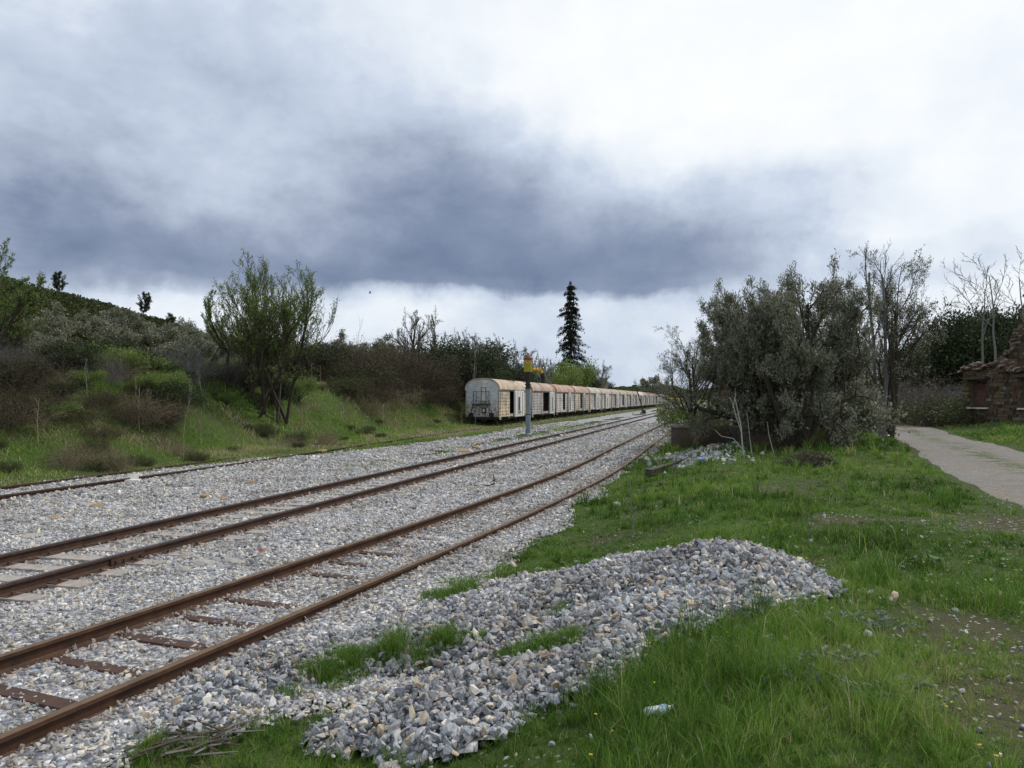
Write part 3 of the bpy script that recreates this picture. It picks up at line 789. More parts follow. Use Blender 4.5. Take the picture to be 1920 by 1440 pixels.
# tufts in the stones: one object each
cnt = 0
for a, b, r, h in TP:
    n = int(2300*r*r*9)+60
    rg = np.random.default_rng(100+cnt)
    kc = rg.integers(4, 8); lx, ly = rg.normal(0, r*.62, kc), rg.normal(0, r*.5, kc); kk = rg.integers(0, kc, n)
    x = a+lx[kk]+rg.normal(0, r*.33, n); y = b+ly[kk]+rg.normal(0, r*.26, n)
    dd_ = np.hypot(x-a, y-b)/r
    hh = h*np.clip(1.15-dd_*.55, .25, 1)*rg.uniform(.5, 1.25, n)
    px, py = TUFTS[cnt][:2]
    lab = ['lush grass clump at the left end between the near and far gravel heaps', 'grass clump between the two lushest clumps left of the gravel', 'leftmost tall grass clump beside the low stone ridge', 'tallest dark grass clump in the hollow of the gravel heaps', 'dark grass clump right of the tallest one in the gravel hollow', 'short grass clump at the right end of the hollow row', 'grass clump between nearest rail and the large gravel heap', 'low wide grass strip between nearest rail and gravel heap', 'small grass clump at the foot of the rail-side strip', 'arching grass clump between the near and far heaps, right of centre', 'grass sprouting from the gravel right of the arching clump', 'thin grass left of the arching clump', 'tiny grass tuft on the face of the large gravel heap', 'grass in the saddle behind the large gravel heap', 'short grass on the back left of the large heap', 'small tuft on the crest of the large gravel heap'][cnt]
    ob('grass_tuft', blades('grass_tuft', x, y, hh, .0048*rg.uniform(.6, 1.4, n), .10+.42*rg.random(n)+(rg.random(n) < .06)*.5, rg, lean=.75), label=lab, cat='grass tuft', group='grass tufts growing through the ballast')
    cnt += 1
# weeds among the ballast
x, y = frustum_pts(6, 60, 20, rng, .72, 1)
s, t = st(x, y)
w = np.exp(-((t+11.2)/.9)**2)*ss(s, 14, 26)*1.0+np.exp(-((t+5.4)/.5)**2)*ss(s, 14, 22)*.35+np.exp(-((t+2.9)/.5)**2)*.35+.02+ss(-t, 13.5, 16.5)*.25
w = w*ss(fbm(x, y, 2.0, 85, 3), .46, .62)
k = (t < -2.3) & (t > -17) & (rng.random(len(x)) < w)
x, y = x[k], y[k]
reps = 14; x = np.repeat(x, reps)+rng.normal(0, .07, len(x)*reps); y = np.repeat(y, reps)+rng.normal(0, .07, len(x))
sz = .6+.03*y
ob('weeds', blades('weeds', x, y, .06*sz*rng.uniform(.4, 1.5, len(x)), .006*sz*1.3, .35+.5*rng.random(len(x)), rng, lean=.9), label='sparse green weeds growing along the ballast', cat='weeds', kind='stuff')
# bank grass and verge
bg_i = 0
for s0, s1, d, w, hb in ((4, 30, 260, .022, .16), (30, 60, 90, .045, .22), (60, 150, 22, .09, .3)):
    A = (s1-s0)*14; n = int(A*d)
    s = rng.uniform(s0, s1, n); t = -rng.uniform(15.2, 29, n); x, y = xy(s, t)
    k = (np.abs(x) < .74*y+1.5) & (y > 8)
    g = (1-ss(ballast_mask(x, y), .3, .7))
    clump = .35+.65*ss(fbm(x, y, 1.2, 95, 3), .40, .6)
    k &= rng.random(n) < g*clump
    x, y, t = x[k], y[k], t[k]
    h = hb*(.35+.9*fbm(x, y, 1.5, 97, 3))*rng.lognormal(0, .3, len(x))*(1-.5*(t > -18.5))
    ob('grass', blades('grass', x, y, h, w*rng.uniform(.6, 1.3, len(x)), tintf(x, y, rng)+.01, rng, lean=.8), label=['green and brown grass on the near slope of the left bank', 'bright green grass on the bank below the big willow', 'drab grass verge along the row of wagons'][bg_i], cat='grass', kind='stuff')
    bg_i += 1
# far verge right, beyond road
n = 26000; x = rng.uniform(12, 60, n); y = rng.uniform(18, 80, n)
k = (x-np.interp(y, RY, RR) > .15) & (x < .76*y+2) & (x-np.interp(y, RY, RR) < 12); x, y = x[k], y[k]
ob('grass', blades('grass', x, y, .16*rng.uniform(.5, 1.6, len(x)), .045, tintf(x, y, rng), rng, lean=.7), label='green grass verge between the dirt road and the ruin', cat='grass', kind='stuff')
# broad-leaved weeds low in the turf
M_WEED = foliage_mat('broad weeds', [(0, (.035, .085, .018)), (.6, (.075, .15, .035)), (1, (.15, .22, .07))], .25, .45)
x, y = frustum_pts(2.6, 12, 26, rng, .70, .3)
k = (rng.random(len(x)) < grassmask(x, y)*ss(fbm(x, y, 1.4, 131, 3), .42, .62)); x, y = x[k], y[k]
n = len(x); per = 9; a = rng.uniform(0, 6.28, (n, per)); Ln = .030*rng.lognormal(0, .35, (n, 1))*rng.uniform(.6, 1.2, (n, per))
base = np.stack([x, y, H(x, y)+.035], 1)[:, None]+rng.normal(0, .02, (n, per, 3))
d = np.stack([np.cos(a), np.sin(a), rng.uniform(.1, .8, (n, per))], -1); d /= np.linalg.norm(d, axis=-1, keepdims=True)
sd_ = np.stack([-np.sin(a), np.cos(a), 0*a], -1); L3 = Ln[..., None]
V = np.stack([base, base+d*L3*.55+sd_*L3*.32, base+d*L3, base+d*L3*.55-sd_*L3*.32], 2).reshape(-1, 3)
ob('broadleaf_weeds', mesh_np('broadleaf_weeds', V, np.arange(n*per*4).reshape(-1, 4), M_WEED, {'tint': np.repeat(rng.random(n*per), 4)}), label='low round leaved weeds mixed into the near turf', cat='weeds', kind='stuff')
# flowers
x, y = frustum_pts(2.8, 8, 9, rng, .70, .1); s, t = st(x, y)
k = (rng.random(len(x)) < grassmask(x, y)) & (x > -1.6) & (rng.random(len(x)) < ss(fbm(x, y, 1.3, 121, 2), .45, .6)); x, y = x[k], y[k]
n = len(x); z = H(x, y)+rng.uniform(.06, .13, n); ang = rng.uniform(0, 6.28, n)
V = []; 
for j in range(6): V.append(np.stack([x+.011*np.cos(ang+j*1.047), y+.011*np.sin(ang+j*1.047), z+.004*(j % 2)], 1))
V = np.stack(V, 1); Q = (np.array([(0, 1, 2), (0, 2, 3), (0, 3, 4), (0, 4, 5)])[None]+np.arange(n)[:, None, None]*6).reshape(-1, 3)
ob('wildflowers', mesh_np('wildflowers', V.reshape(-1, 3), Q, M_FLOWER, {'tint': np.repeat(rng.random(n), 6)}), label='tiny yellow wildflowers dotted through the near grass', cat='flowers', kind='stuff')
# ================================================================== vegetation builders
def tubes(P, Rd, sides=4):
    """P (n,k,3) polylines, Rd (n,k) radii -> verts, quads"""
    n, k, _ = P.shape
    T = np.gradient(P, axis=1); T /= np.linalg.norm(T, axis=2, keepdims=True)+1e-9
    up = np.where(np.abs(T[..., 2:3]) > .9, np.array([1., 0, 0]), np.array([0, 0, 1.]))
    A = np.cross(T, up); A /= np.linalg.norm(A, axis=2, keepdims=True)+1e-9; B = np.cross(T, A)
    ang = np.arange(sides)*2*np.pi/sides
    V = P[:, :, None]+(A[:, :, None]*np.cos(ang)[None, None, :, None]+B[:, :, None]*np.sin(ang)[None, None, :, None])*Rd[:, :, None, None]
    i = np.arange(n*k*sides).reshape(n, k, sides)
    j = np.roll(i, -1, axis=2)
    Q = np.stack([i[:, :-1], j[:, :-1], j[:, 1:], i[:, 1:]], -1).reshape(-1, 4)
    return V.reshape(-1, 3), Q
def cat_tubes(parts):
    V = []; Q = []; b = 0
    for v, q in parts: V.append(v); Q.append(q+b); b += len(v)
    return np.concatenate(V), np.concatenate(Q)
def unit(v): return v/(np.linalg.norm(v, axis=-1, keepdims=True)+1e-9)
def grow(rg, bases, dirs, lens, rads, levels, seg=6):
    """levels: list of dict(n children per branch, ratio, spread deg, up, wig, start, rr). Returns per level (P,R)."""
    out = []
    D = unit(np.array(dirs, float)); B = np.array(bases, float); Ln = np.array(lens, float); Rd = np.array(rads, float)
    for li, lv in enumerate(levels):
        n = len(B); P = np.zeros((n, seg, 3)); P[:, 0] = B; d = D.copy()
        for k in range(1, seg):
            d = unit(d+rg.normal(0, lv.get('wig', .12), (n, 3))+np.array([0, 0, lv.get('up', .05)]))
            P[:, k] = P[:, k-1]+d*(Ln/(seg-1))[:, None]
        tt = np.linspace(0, 1, seg)[None]
        R_ = Rd[:, None]*(1-tt*(1-lv.get('taper', .45)))
        out.append((P, R_))
        if li == len(levels)-1: break
        nx = levels[li+1]; c = nx['n']; st0 = nx.get('start', .3)
        u = (st0+(1-st0)*(np.arange(c)[None]+rg.random((n, c)))/c)*(seg-1); u = np.clip(u, 0, seg-1.001)
        i0 = u.astype(int); f = (u-i0)[..., None]; ii = np.arange(n)[:, None]
        nb = P[ii, i0]*(1-f)+P[ii, i0+1]*f
        td = unit(P[ii, i0+1]-P[ii, i0])
        rnd = rg.normal(size=td.shape); perp = unit(rnd-(rnd*td).sum(-1, keepdims=True)*td)
        sp_ = np.radians(nx.get('spread', 35))*rg.uniform(.6, 1.3, (n, c))[..., None]
        nd = unit(td*np.cos(sp_)+perp*np.sin(sp_)+np.array([0, 0, nx.get('lift', 0)]))
        fr = u/(seg-1)
        nl = Ln[:, None]*nx['ratio']*rg.uniform(.65, 1.25, (n, c))*(1-.35*fr)
        nr = Rd[:, None]*(1-fr*(1-lv.get('taper', .45)))*nx.get('rr', .6)
        B = nb.reshape(-1, 3); D = nd.reshape(-1, 3); Ln = nl.reshape(-1); Rd = np.maximum(nr.reshape(-1), nx.get('rmin', .004))
    return out
def envelope(lv, H_, rx, rz, cz, soft=.25):
    c = np.array([0, 0, cz*H_]); r = np.array([rx, rx, rz])*H_
    for P, _ in lv:
        q = (P-c)/r; d = np.linalg.norm(q, axis=-1, keepdims=True); w = np.where(P[..., 2:3] > c[2]-r[2]*.8, 1, 0)
        nd = np.where(d > .80, .80+(d-.80)*soft, d); f = np.where(w > 0, nd/np.maximum(d, 1e-6), 1)
        P[:] = c+(P-c)*f
def wood_mesh(name, lv, m, sides=(8, 6, 4, 3, 3, 3)):
    V, Q = cat_tubes([tubes(P, R_, sides[k]) for k, (P, R_) in enumerate(lv)])
    return mesh_np(name, V, Q, m, smooth=True)
def leaf_quads(C, D, Ln, Wd, rg, fold=.0):
    n = len(C); D = unit(D); rnd = rg.normal(size=(n, 3)); S_ = unit(np.cross(D, rnd))
    V = np.zeros((n, 4, 3)); L_ = Ln[:, None]; W_ = Wd[:, None]
    nn = np.cross(D, S_)
    V[:, 0] = C; V[:, 1] = C+D*L_*.5+S_*W_*.5+nn*W_*fold; V[:, 2] = C+D*L_; V[:, 3] = C+D*L_*.5-S_*W_*.5+nn*W_*fold
    return V.reshape(-1, 3), np.arange(n*4).reshape(n, 4)
def leaves_on(lv, idx, per, size, wr, rg, jit=.06, out=.6, start=.2):
    """leaves strung along the branches of level idx"""
    P, _ = lv[idx]; n, k, _ = P.shape
    u = (start+(1-start)*rg.random((n, per)))*(k-1); u = np.clip(u, 0, k-1.001); i0 = u.astype(int); f = (u-i0)[..., None]; ii = np.arange(n)[:, None]
    C = (P[ii, i0]*(1-f)+P[ii, i0+1]*f).reshape(-1, 3)
    T = unit(P[ii, i0+1]-P[ii, i0]).reshape(-1, 3)
    C = C+rg.normal(0, jit, C.shape)
    D = unit(T+rg.normal(0, out, T.shape))
    Ln = size*rg.uniform(.6, 1.3, len(C))
    tint = np.clip(rg.beta(2, 2.6, len(C)), 0, 1)
    return C, D, Ln, Ln*wr, tint
def leaf_mesh(name, sets, m, rg):
    C, D, Ln, Wd, t = [np.concatenate([s[k] for s in sets]) for k in range(5)]
    V, Q = leaf_quads(C, D, Ln, Wd, rg, .12)
    return mesh_np(name, V, Q, m, {'tint': np.repeat(t, 4)})
def add_tree(name, label, cat, wood, leaf, loc, rz=0, sc=1, group=None):
    r = thing(name, label, cat, loc, rz, group, sc)
    if wood is not None: ob('trunk', wood, r)
    if leaf is not None: ob('crown', leaf, r)
    return r

def at(px, Z, zoff=0):      # ground point under photo column px at distance Z
    x = (px-960)/F*Z; return (x, Z, hz(x, Z)+zoff)
def need(px, Z, top):       # height of a thing standing at (px, Z) whose top shows at photo row top
    return EYE+(748-top)/F*Z-at(px, Z)[2]

# ---- olive: several stems, many fine branches, small silvery leaves. unit height 1
def olive_proto(seed, nleaf=6, height=6.0, width=6.5, size=.075, lv4=True, per=8, trunk=.22, stems=4, mleaf=None, mwood=None, wr=.26, lift=.15, n1=6, env=None, st1=.25):
    rg = np.random.default_rng(seed)
    d = []; 
    for k in range(stems):
        a = 2*np.pi*(k+rg.random()*.6)/stems; sp_ = rg.uniform(.35, .8)*width/height
        if stems > 9: a = k*2.4; sp_ = .95*((k+.5)/stems)**.5*width/height
        d.append((math.cos(a)*sp_, math.sin(a)*sp_, 1))
    L0 = height*.50
    lv = grow(rg, [(rg.normal(0, .12), rg.normal(0, .12), -.1) for _ in d], d, [L0*rg.uniform(.92, 1.08)*(1.1-(.30 if stems > 9 else 0)*k/len(d)) for k in range(len(d))], [trunk]*len(d),
              [dict(wig=.16, up=.02), dict(n=n1, ratio=.62, spread=52, wig=.16, start=st1, rr=.55, lift=lift), dict(n=6, ratio=.55, spread=50, wig=.16, start=.2, rr=.5, lift=.08),
               dict(n=6, ratio=.50, spread=50, wig=.16, start=.15, rr=.5, lift=.1, rmin=.007)]+([dict(n=4, ratio=.5, spread=45, wig=.14, start=.2, rr=.5, lift=.15, rmin=.004)] if lv4 else []), seg=5)
    if env: envelope(lv, height, *env)
    w = wood_mesh('olive_wood', lv, mwood or M_BARK)
    sets = [leaves_on(lv, len(lv)-1, per, size, wr, rg, jit=size*.55, out=.7, start=.0)]
    sets.append(leaves_on(lv, len(lv)-2, max(2, per//2), size, wr, rg, jit=size*.8, out=.8))
    return w, leaf_mesh('olive_leaves', sets, mleaf or M_OLIVE, rg), lv
def lvtop(lv): return max(float(P[..., 2].max()) for P, _ in lv)
def lvw(lv): return max(float(np.abs(P[..., 0]).max()) for P, _ in lv)*2
def report(n, lv): print('PROTO', n, 'top %.2f width %.2f' % (lvtop(lv), lvw(lv)), 'twigs', len(lv[-1][0]))

# ---- small-leafed open tree with long rising limbs (willow, almond, bare trees)
def open_tree(seed, height, stems, spread, levels, m, leaf=None, leafm=None, per=0, size=.05, wr=.45, trunk=.12, jit=.03, env=None):
    rg = np.random.default_rng(seed); d = []
    for k in range(stems):
        a = 2*np.pi*(k+rg.random()*.5)/stems; d.append((math.cos(a)*spread, math.sin(a)*spread, 1))
    if stems > 8:
        d = [(math.cos(k*2.4)*spread*1.25*((k+.5)/stems)**.5, math.sin(k*2.4)*spread*1.25*((k+.5)/stems)**.5, 1) for k in range(stems)]
        shr = [1.0-.20*k/stems for k in range(stems)]
    else: shr = [1]*stems
    if stems == 1: d = [(rg.normal(0, .05), rg.normal(0, .05), 1)]
    lv = grow(rg, [(rg.normal(0, .05*stems), rg.normal(0, .05*stems), -.15) for _ in d], d, [height*.62*rg.uniform(.9, 1.08)*q for q in shr], [trunk]*len(d), levels, seg=6)
    if env: envelope(lv, height, *env)
    w = wood_mesh('branches', lv, m)
    lf = None
    if leafm is not None and per:
        sets = [leaves_on(lv, len(lv)-1, per, size, wr, rg, jit=jit, out=.6, start=.1)]
        sets.append(leaves_on(lv, len(lv)-2, max(1, per//2), size, wr, rg, jit=jit, out=.7, start=.4))
        lf = leaf_mesh('leaves', sets, leafm, rg)
    return w, lf, lv

# ---- bramble / leafless scrub: arching thin stems from a patch of ground
def scrub_proto(seed, rad, h, n, m, leafm=None, nleaf=0, size=.05, thick=.007, tintlo=0, tinthi=1, arch=.5, sub=3):
    rg = np.random.default_rng(seed)
    a = rg.uniform(0, 2*np.pi, n); q = np.sqrt(rg.random(n))*rad*.75
    base = np.stack([np.cos(a)*q, np.sin(a)*q, np.full(n, -.15)], 1)
    d = np.stack([np.cos(a)*q/rad*arch+rg.normal(0, .3, n), np.sin(a)*q/rad*arch+rg.normal(0, .3, n), np.ones(n)], 1)
    lv = grow(rg, base, d, h*rg.uniform(.5, 1.15, n), np.full(n, thick), [dict(wig=.22, up=-.06, taper=.4), dict(n=sub, ratio=.5, spread=50, wig=.22, start=.3, rr=.7, rmin=.003), dict(n=2, ratio=.5, spread=45, wig=.2, start=.3, rr=.8, rmin=.003)], seg=6)
    w = wood_mesh('stems', lv, m, (4, 3, 3))
    lf = None
    if leafm is not None and nleaf:
        s1 = leaves_on(lv, 1, nleaf, size, .7, rg, jit=.06, out=1.2, start=.1); s2 = leaves_on(lv, 2, nleaf, size, .7, rg, jit=.06, out=1.2, start=.1)
        s1 = s1[:4]+(tintlo+(tinthi-tintlo)*s1[4],); s2 = s2[:4]+(tintlo+(tinthi-tintlo)*s2[4],)
        lf = leaf_mesh('leaves', [s1, s2], leafm, rg)
    return w, lf, lv

# ---- dense leafy bush made of leaf clumps over uneven lobes
def bush_proto(seed, rx, rz, n, size, leafm, m=None, lobes=9, wr=.6, cl=26):
    rg = np.random.default_rng(seed)
    lc = np.stack([rg.normal(0, rx*.42, lobes), rg.normal(0, rx*.42, lobes), rg.uniform(.25, .72, lobes)*rz], 1)
    lr = rg.uniform(.28, .5, lobes)*min(rx, rz)
    nc = n//cl
    k = rg.integers(0, lobes, nc); v = unit(rg.normal(size=(nc, 3))); v[:, 2] = np.where(v[:, 2] < -.35, -v[:, 2], v[:, 2])
    rr = lr[k]*(rg.random(nc)**.35)*rg.uniform(.8, 1.25, nc)
    cc = lc[k]+v*rr[:, None]; cc[:, 2] = np.maximum(cc[:, 2], .05)
    C = np.repeat(cc, cl, 0)+rg.normal(0, size*1.5, (nc*cl, 3)); Vv = np.repeat(v, cl, 0)
    D = unit(Vv*.6+rg.normal(0, .7, C.shape)+np.array([0, 0, .25])); Ln = size*rg.uniform(.6, 1.4, len(C))
    t = np.clip(rg.beta(2, 2.6, len(C))+np.repeat(rg.normal(0, .10, nc), cl), 0, 1)
    lf = leaf_mesh('leaves', [(C, D, Ln, Ln*wr, t)], leafm, rg)
    # limbs reaching to the lobes
    P = np.zeros((lobes, 5, 3)); 
    for q in range(5): P[:, q] = lc*(q/4)**np.array([1.4, 1.4, .9])
    P[:, 0, 2] = -.15
    w, q = tubes(P, np.linspace(.07, .02, 5)[None].repeat(lobes, 0)*rz/2.5, 5)
    return mesh_np('limbs', w, q, m or M_BARK, smooth=True), lf, [(P, None)]

# ================================================================== left side trees
# far hill with scrub
hx = np.linspace(-700, -20, 170); hy = np.linspace(170, 470, 60)
Xh, Yh = np.meshgrid(hx, hy)
def hillz(x, y):
    u = x/np.maximum(y, 1)*1.0
    rz_ = np.interp(u, [-2.2, -1.0, -.686, -.62, -.55, -.49, -.44, -.38, -.30, -.20, -.08], [72, 58, 40.5, 36.5, 32, 27.5, 23.5, 17.5, 12, 7, 0])
    b = ss(y, 170, 262)*(1-ss(y, 275, 470)*.8)
    return rz_*b+2.5+(fbm(x, y, 28, 5, 4)-.5)*5*b
def hill_mat():
    m, N = mat('hill scrubland')
    tc = N.n('ShaderNodeTexCoord').outputs['Object']
    a = N.noise(tc, .12, 6, .7); b = N.noise(tc, .6, 5, .7)
    c = N.mix(N.ramp(b, [(.35, 0), (.65, 1)]), (.016, .024, .008), (.040, .052, .018))
    c = N.mix(N.ramp(a, [(.58, 0), (.7, .5)]), c, (.09, .07, .04))
    finish(N, c, 1, b, 1, 1.2, spec=0); return m
M_HILL = hill_mat()
ob('hill', gridmesh('hill', Xh, Yh, hillz(Xh, Yh), M_HILL), kind='structure')
rg = np.random.default_rng(21)
n = 5200; hx_ = rg.uniform(-260, -40, n); hy_ = rg.uniform(195, 300, n); k = (hx_/hy_ > -.86) & (hx_/hy_ < -.1); hx_, hy_ = hx_[k], hy_[k]; n = len(hx_)
cl = 46; hr = rg.uniform(1.1, 2.7, n)
v = unit(rg.normal(size=(n, cl, 3))); v[..., 2] = np.abs(v[..., 2])
C = np.stack([hx_, hy_, hillz(hx_, hy_)-.3], 1)[:, None]+v*hr[:, None, None]*np.array([1, 1, .85])
C = C.reshape(-1, 3); D = unit(v.reshape(-1, 3)+rg.normal(0, .8, C.shape)); Ln = np.repeat(hr, cl)*.26*rg.uniform(.6, 1.4, len(C))
tt = np.clip(rg.beta(2, 2.5, len(C))+np.repeat(rg.normal(0, .16, n), cl), 0, 1)
ob('hillside_scrub', leaf_mesh('scrub', [(C, D, Ln, Ln*.8, tt)], M_HILLL, rg), label='dark green scrub covering the distant hillside on the left', cat='scrub', kind='stuff')

# pines on the ridge
def pine_proto(seed, h=9, m=M_DARKL):
    rg = np.random.default_rng(seed)
    lv = grow(rg, [(0, 0, -.5)], [(.05, .02, 1)], [h], [.22], [dict(wig=.05, up=.05, taper=.3), dict(n=26, ratio=.36, spread=62, wig=.12, start=.25, rr=.35, lift=.25), dict(n=6, ratio=.45, spread=45, wig=.15, start=.3, rr=.5, rmin=.02)], seg=6)
    w = wood_mesh('pine_wood', lv, M_BARK)
    return w, leaf_mesh('pine_needles', [leaves_on(lv, 2, 42, .42, .35, rg, jit=.16, out=.9, start=.2)], m, rg), lv
pw, pl, plv = pine_proto(3); report('pine', plv)
def ridge(px, Z, top, label, dz=0):
    x = (px-960)/F*Z; zb = float(hillz(np.array([x]), np.array([float(Z)]))[0])+dz
    h = EYE+(748-top)/F*Z-zb
    return add_tree('pine_tree', label, 'tree', pw, pl, (x, Z, zb), px % 6, h/lvtop(plv))
ridge(112, 258, 508, 'dark pine standing up on the hill ridge, the left one of two')
ridge(265, 258, 548, 'dark pine on the lower right end of the hill ridge, wider crown')
ridge(318, 250, 588, 'small far pine tip poking up right of the ridge pines', -3)

OL = [olive_proto(50+k, height=6, size=.16, per=15, lv4=False, stems=11, trunk=.13, wr=.38, n1=6, env=(.50, .44, .56, .3)) for k in range(3)]
for k, o in enumerate(OL): report('olive%d' % k, o[2])
olive_list = [(100, 58, 566, 'round olive tree at the left end of the grove with yellow grass beneath'), (150, 64, 572, 'olive tree second from the left in the grove row'), (190, 60, 582, 'silvery olive tree behind the purple bare shrub'),
  (235, 70, 588, 'olive tree in the rear row of the grove left of centre'), (285, 68, 586, 'olive tree under the right ridge pine'), (325, 66, 592, 'tall olive tree at the right end of the rear grove row'),
  (352, 46, 612, 'broad low olive tree in front of the grove with pale dead branches'), (405, 60, 610, 'olive tree just left of the big willow-like tree'), (455, 56, 618, 'olive tree seen through the left branches of the willow-like tree'),
  (640, 72, 618, 'olive tree directly right of the willow-like tree'), (690, 78, 628, 'olive tree left of the bare pale sapling'), (735, 76, 640, 'greener olive tree left of the twin bare tree'),
  (60, 50, 600, 'olive tree half hidden behind the green tree at the left edge'), (20, 46, 610, 'olive tree at the left photo edge behind the brambles')]
for q, (px, Z, top, lab) in enumerate(olive_list):
    w, lf, lv = OL[q % 3]; h = need(px, Z, top)
    s = h/lvtop(lv)*1.0
    add_tree('olive_tree', lab, 'olive tree', w, lf, at(px, Z), q*1.3, (s*1.12, s*1.12, s), group='olive grove on the left terrace')

# the big multi-stemmed willow-like tree
WL = [dict(wig=.05, up=.03, taper=.5), dict(n=9, ratio=.56, spread=42, wig=.10, start=.30, rr=.5, lift=.08), dict(n=7, ratio=.56, spread=38, wig=.09, start=.15, rr=.5, lift=.18), dict(n=5, ratio=.5, spread=32, wig=.10, start=.15, rr=.5, lift=.22, rmin=.0075), dict(n=3, ratio=.5, spread=30, wig=.1, start=.2, rr=.55, lift=.25, rmin=.005)]
w, lf, lv = open_tree(61, 8.2, 13, .60, WL, M_BARK, leafm=M_GREENL, per=3, size=.075, trunk=.075, jit=.03, env=(.41, .42, .60, .22)); report('willow', lv)
h = need(515, 38, 462); s = h/lvtop(lv)
add_tree('willow_tree', 'tall willow-like tree with fresh green leaf tips on the bank slope', 'tree', w, lf, at(512, 38, -.1), .6, (s*.90, s*.90, s))
WL2 = [dict(wig=.07, up=.05, taper=.5), dict(n=7, ratio=.58, spread=38, wig=.1, start=.2, rr=.52, lift=.12), dict(n=6, ratio=.52, spread=38, wig=.12, start=.15, rr=.52, lift=.15), dict(n=5, ratio=.5, spread=36, wig=.12, start=.15, rr=.5, lift=.2, rmin=.012), dict(n=3, ratio=.5, spread=34, wig=.12, start=.2, rr=.6, lift=.25, rmin=.009)]
w, lf, lvL = open_tree(62, 7, 5, .45, WL2, M_BARK, leafm=M_GREENL, per=6, size=.09, trunk=.09); report('lefttree', lvL)
lfw, lfl = w, lf
h = need(-20, 27, 438); s = h/lvtop(lvL)
add_tree('leafy_tree', 'green leafing tree cut off by the left photo edge', 'tree', w, lf, at(-35, 27), 0, s)
# bare / budding trees
bw, bl, blv = open_tree(63, 7, 2, .28, WL2, M_BARK, leafm=M_PALEL, per=1, size=.10, trunk=.15); report('bare', blv)
cw, cl_, clv = open_tree(64, 7, 5, .42, WL2, M_TWIGG, leafm=M_PALEL, per=2, size=.12, trunk=.09); report('bareB', clv)
def bare(px, Z, top, lab, kind=0, wx=1, rz=0):
    w, lf, lv = ((bw, bl, blv), (cw, cl_, clv))[kind]; s = need(px, Z, top)/lvtop(lv)
    return add_tree('budding_tree', lab, 'tree', w, lf, at(px, Z), rz, (s*wx, s*wx, s))
bare(768, 72, 568, 'taller left half of the pair of nearly leafless trees above the scrub', 0, .85)
bare(800, 74, 573, 'right half of the pair of nearly leafless trees above the scrub', 0, .8, 2.)
bare(852, 82, 610, 'small leafless tree behind the dark evergreen thicket', 0, .8, 1.)
bare(905, 81, 612, 'grey budding tree with rounded crown left of the yellow water crane', 1, .9, .5)
bare(962, 91, 638, 'grey green budding tree just left of the yellow water crane', 1, .9, 2.5)
bare(1020, 106, 660, 'thin leafless tree behind the arm of the water crane', 1, .6, 1.5)
bare(1118, 152, 674, 'pale leafless bush tree right of the spruce above the wagons', 1, .9, 3.)
# pale dead saplings
SP = [dict(wig=.05, up=.04, taper=.35), dict(n=6, ratio=.42, spread=32, wig=.1, start=.35, rr=.5, lift=.4), dict(n=3, ratio=.45, spread=34, wig=.12, start=.3, rr=.6, lift=.3, rmin=.006)]
sw, _, slv = open_tree(65, 5, 1, 0, SP, M_BARKP, trunk=.015)
def sapling(px, Z, top, lab, sc=1, rz=0, zoff=0):
    s = need(px, Z, top)/lvtop(slv)
    o = thing('dead_sapling', lab, 'sapling', at(px, Z, zoff), rz, 'pale dead saplings', (s*sc, s*sc, s)); ob('stem', sw, o); return o
sapling(672, 60, 588, 'tall pale leafless sapling rising between the willow and the twin bare tree', .9)
sapling(165, 28, 668, 'pale dead sapling on the left bank in front of the purple shrub', 1.2, 1)
sapling(382, 34, 690, 'short pale dead sapling left of the willow trunk', 1.2, 2)
sapling(410, 40, 630, 'pale branching dead sapling left of the willow, upper bank', 1.1, 3)
sapling(128, 40, 610, 'pale sapling in front of the leftmost olives', .8, 4)
sapling(345, 30, 720, 'small pale dead sapling on the green patch left of the willow', 1.1, 5)
sapling(893, 60, 645, 'thin light sapling against the dark evergreen thicket', .5, .4)

# scrub of the bank
SC = [scrub_proto(71, 1.5, 2.2, 150, M_TWIG, M_BRBL, 3, .055, .009, 0, .7), scrub_proto(72, 1.8, 1.7, 170, M_TWIG, M_BRBL, 4, .06, .008, 0, .8), scrub_proto(73, 1.4, 1.5, 130, M_DRY, M_BRBL, 3, .05, .007, .1, 1),
      scrub_proto(74, 1.6, 2.8, 140, M_TWIGG, M_PALEL, 1, .04, .009, 0, .5, .35), scrub_proto(75, 1.2, 1.1, 120, M_TWIG, M_BRBL, 6, .06, .006, .4, 1)]
for k, o in enumerate(SC): report('scrub%d' % k, o[2])
def scrub(px, Z, top, kind, lab, wx=1, group='brambles and leafless scrub on the left bank', name='bramble_bush', rz=None, cat='shrub'):
    w, lf, lv = SC[kind]; s = max(.25, need(px, Z, top))/lvtop(lv)
    return add_tree(name, lab, cat, w, lf, at(px, Z), px*.37 if rz is None else rz, (s*wx, s*wx, s), group)
scrub(205, 30, 640, 3, 'tall purple grey leafless shrub on the left bank top', .7, name='leafless_shrub')
scrub(150, 32, 705, 3, 'purple grey leafless shrub left of the tallest one on the bank', .8, name='leafless_shrub')
scrub(300, 31, 722, 1, 'dark leafless shrub right of the tall purple grey one', 1.5, name='leafless_shrub')
scrub(250, 31, 715, 0, 'wide brown leafless shrub between two purple grey ones', 1.4, name='leafless_shrub')
BL = 'tangled brown bramble on the left bank'
rr = random.Random(5)
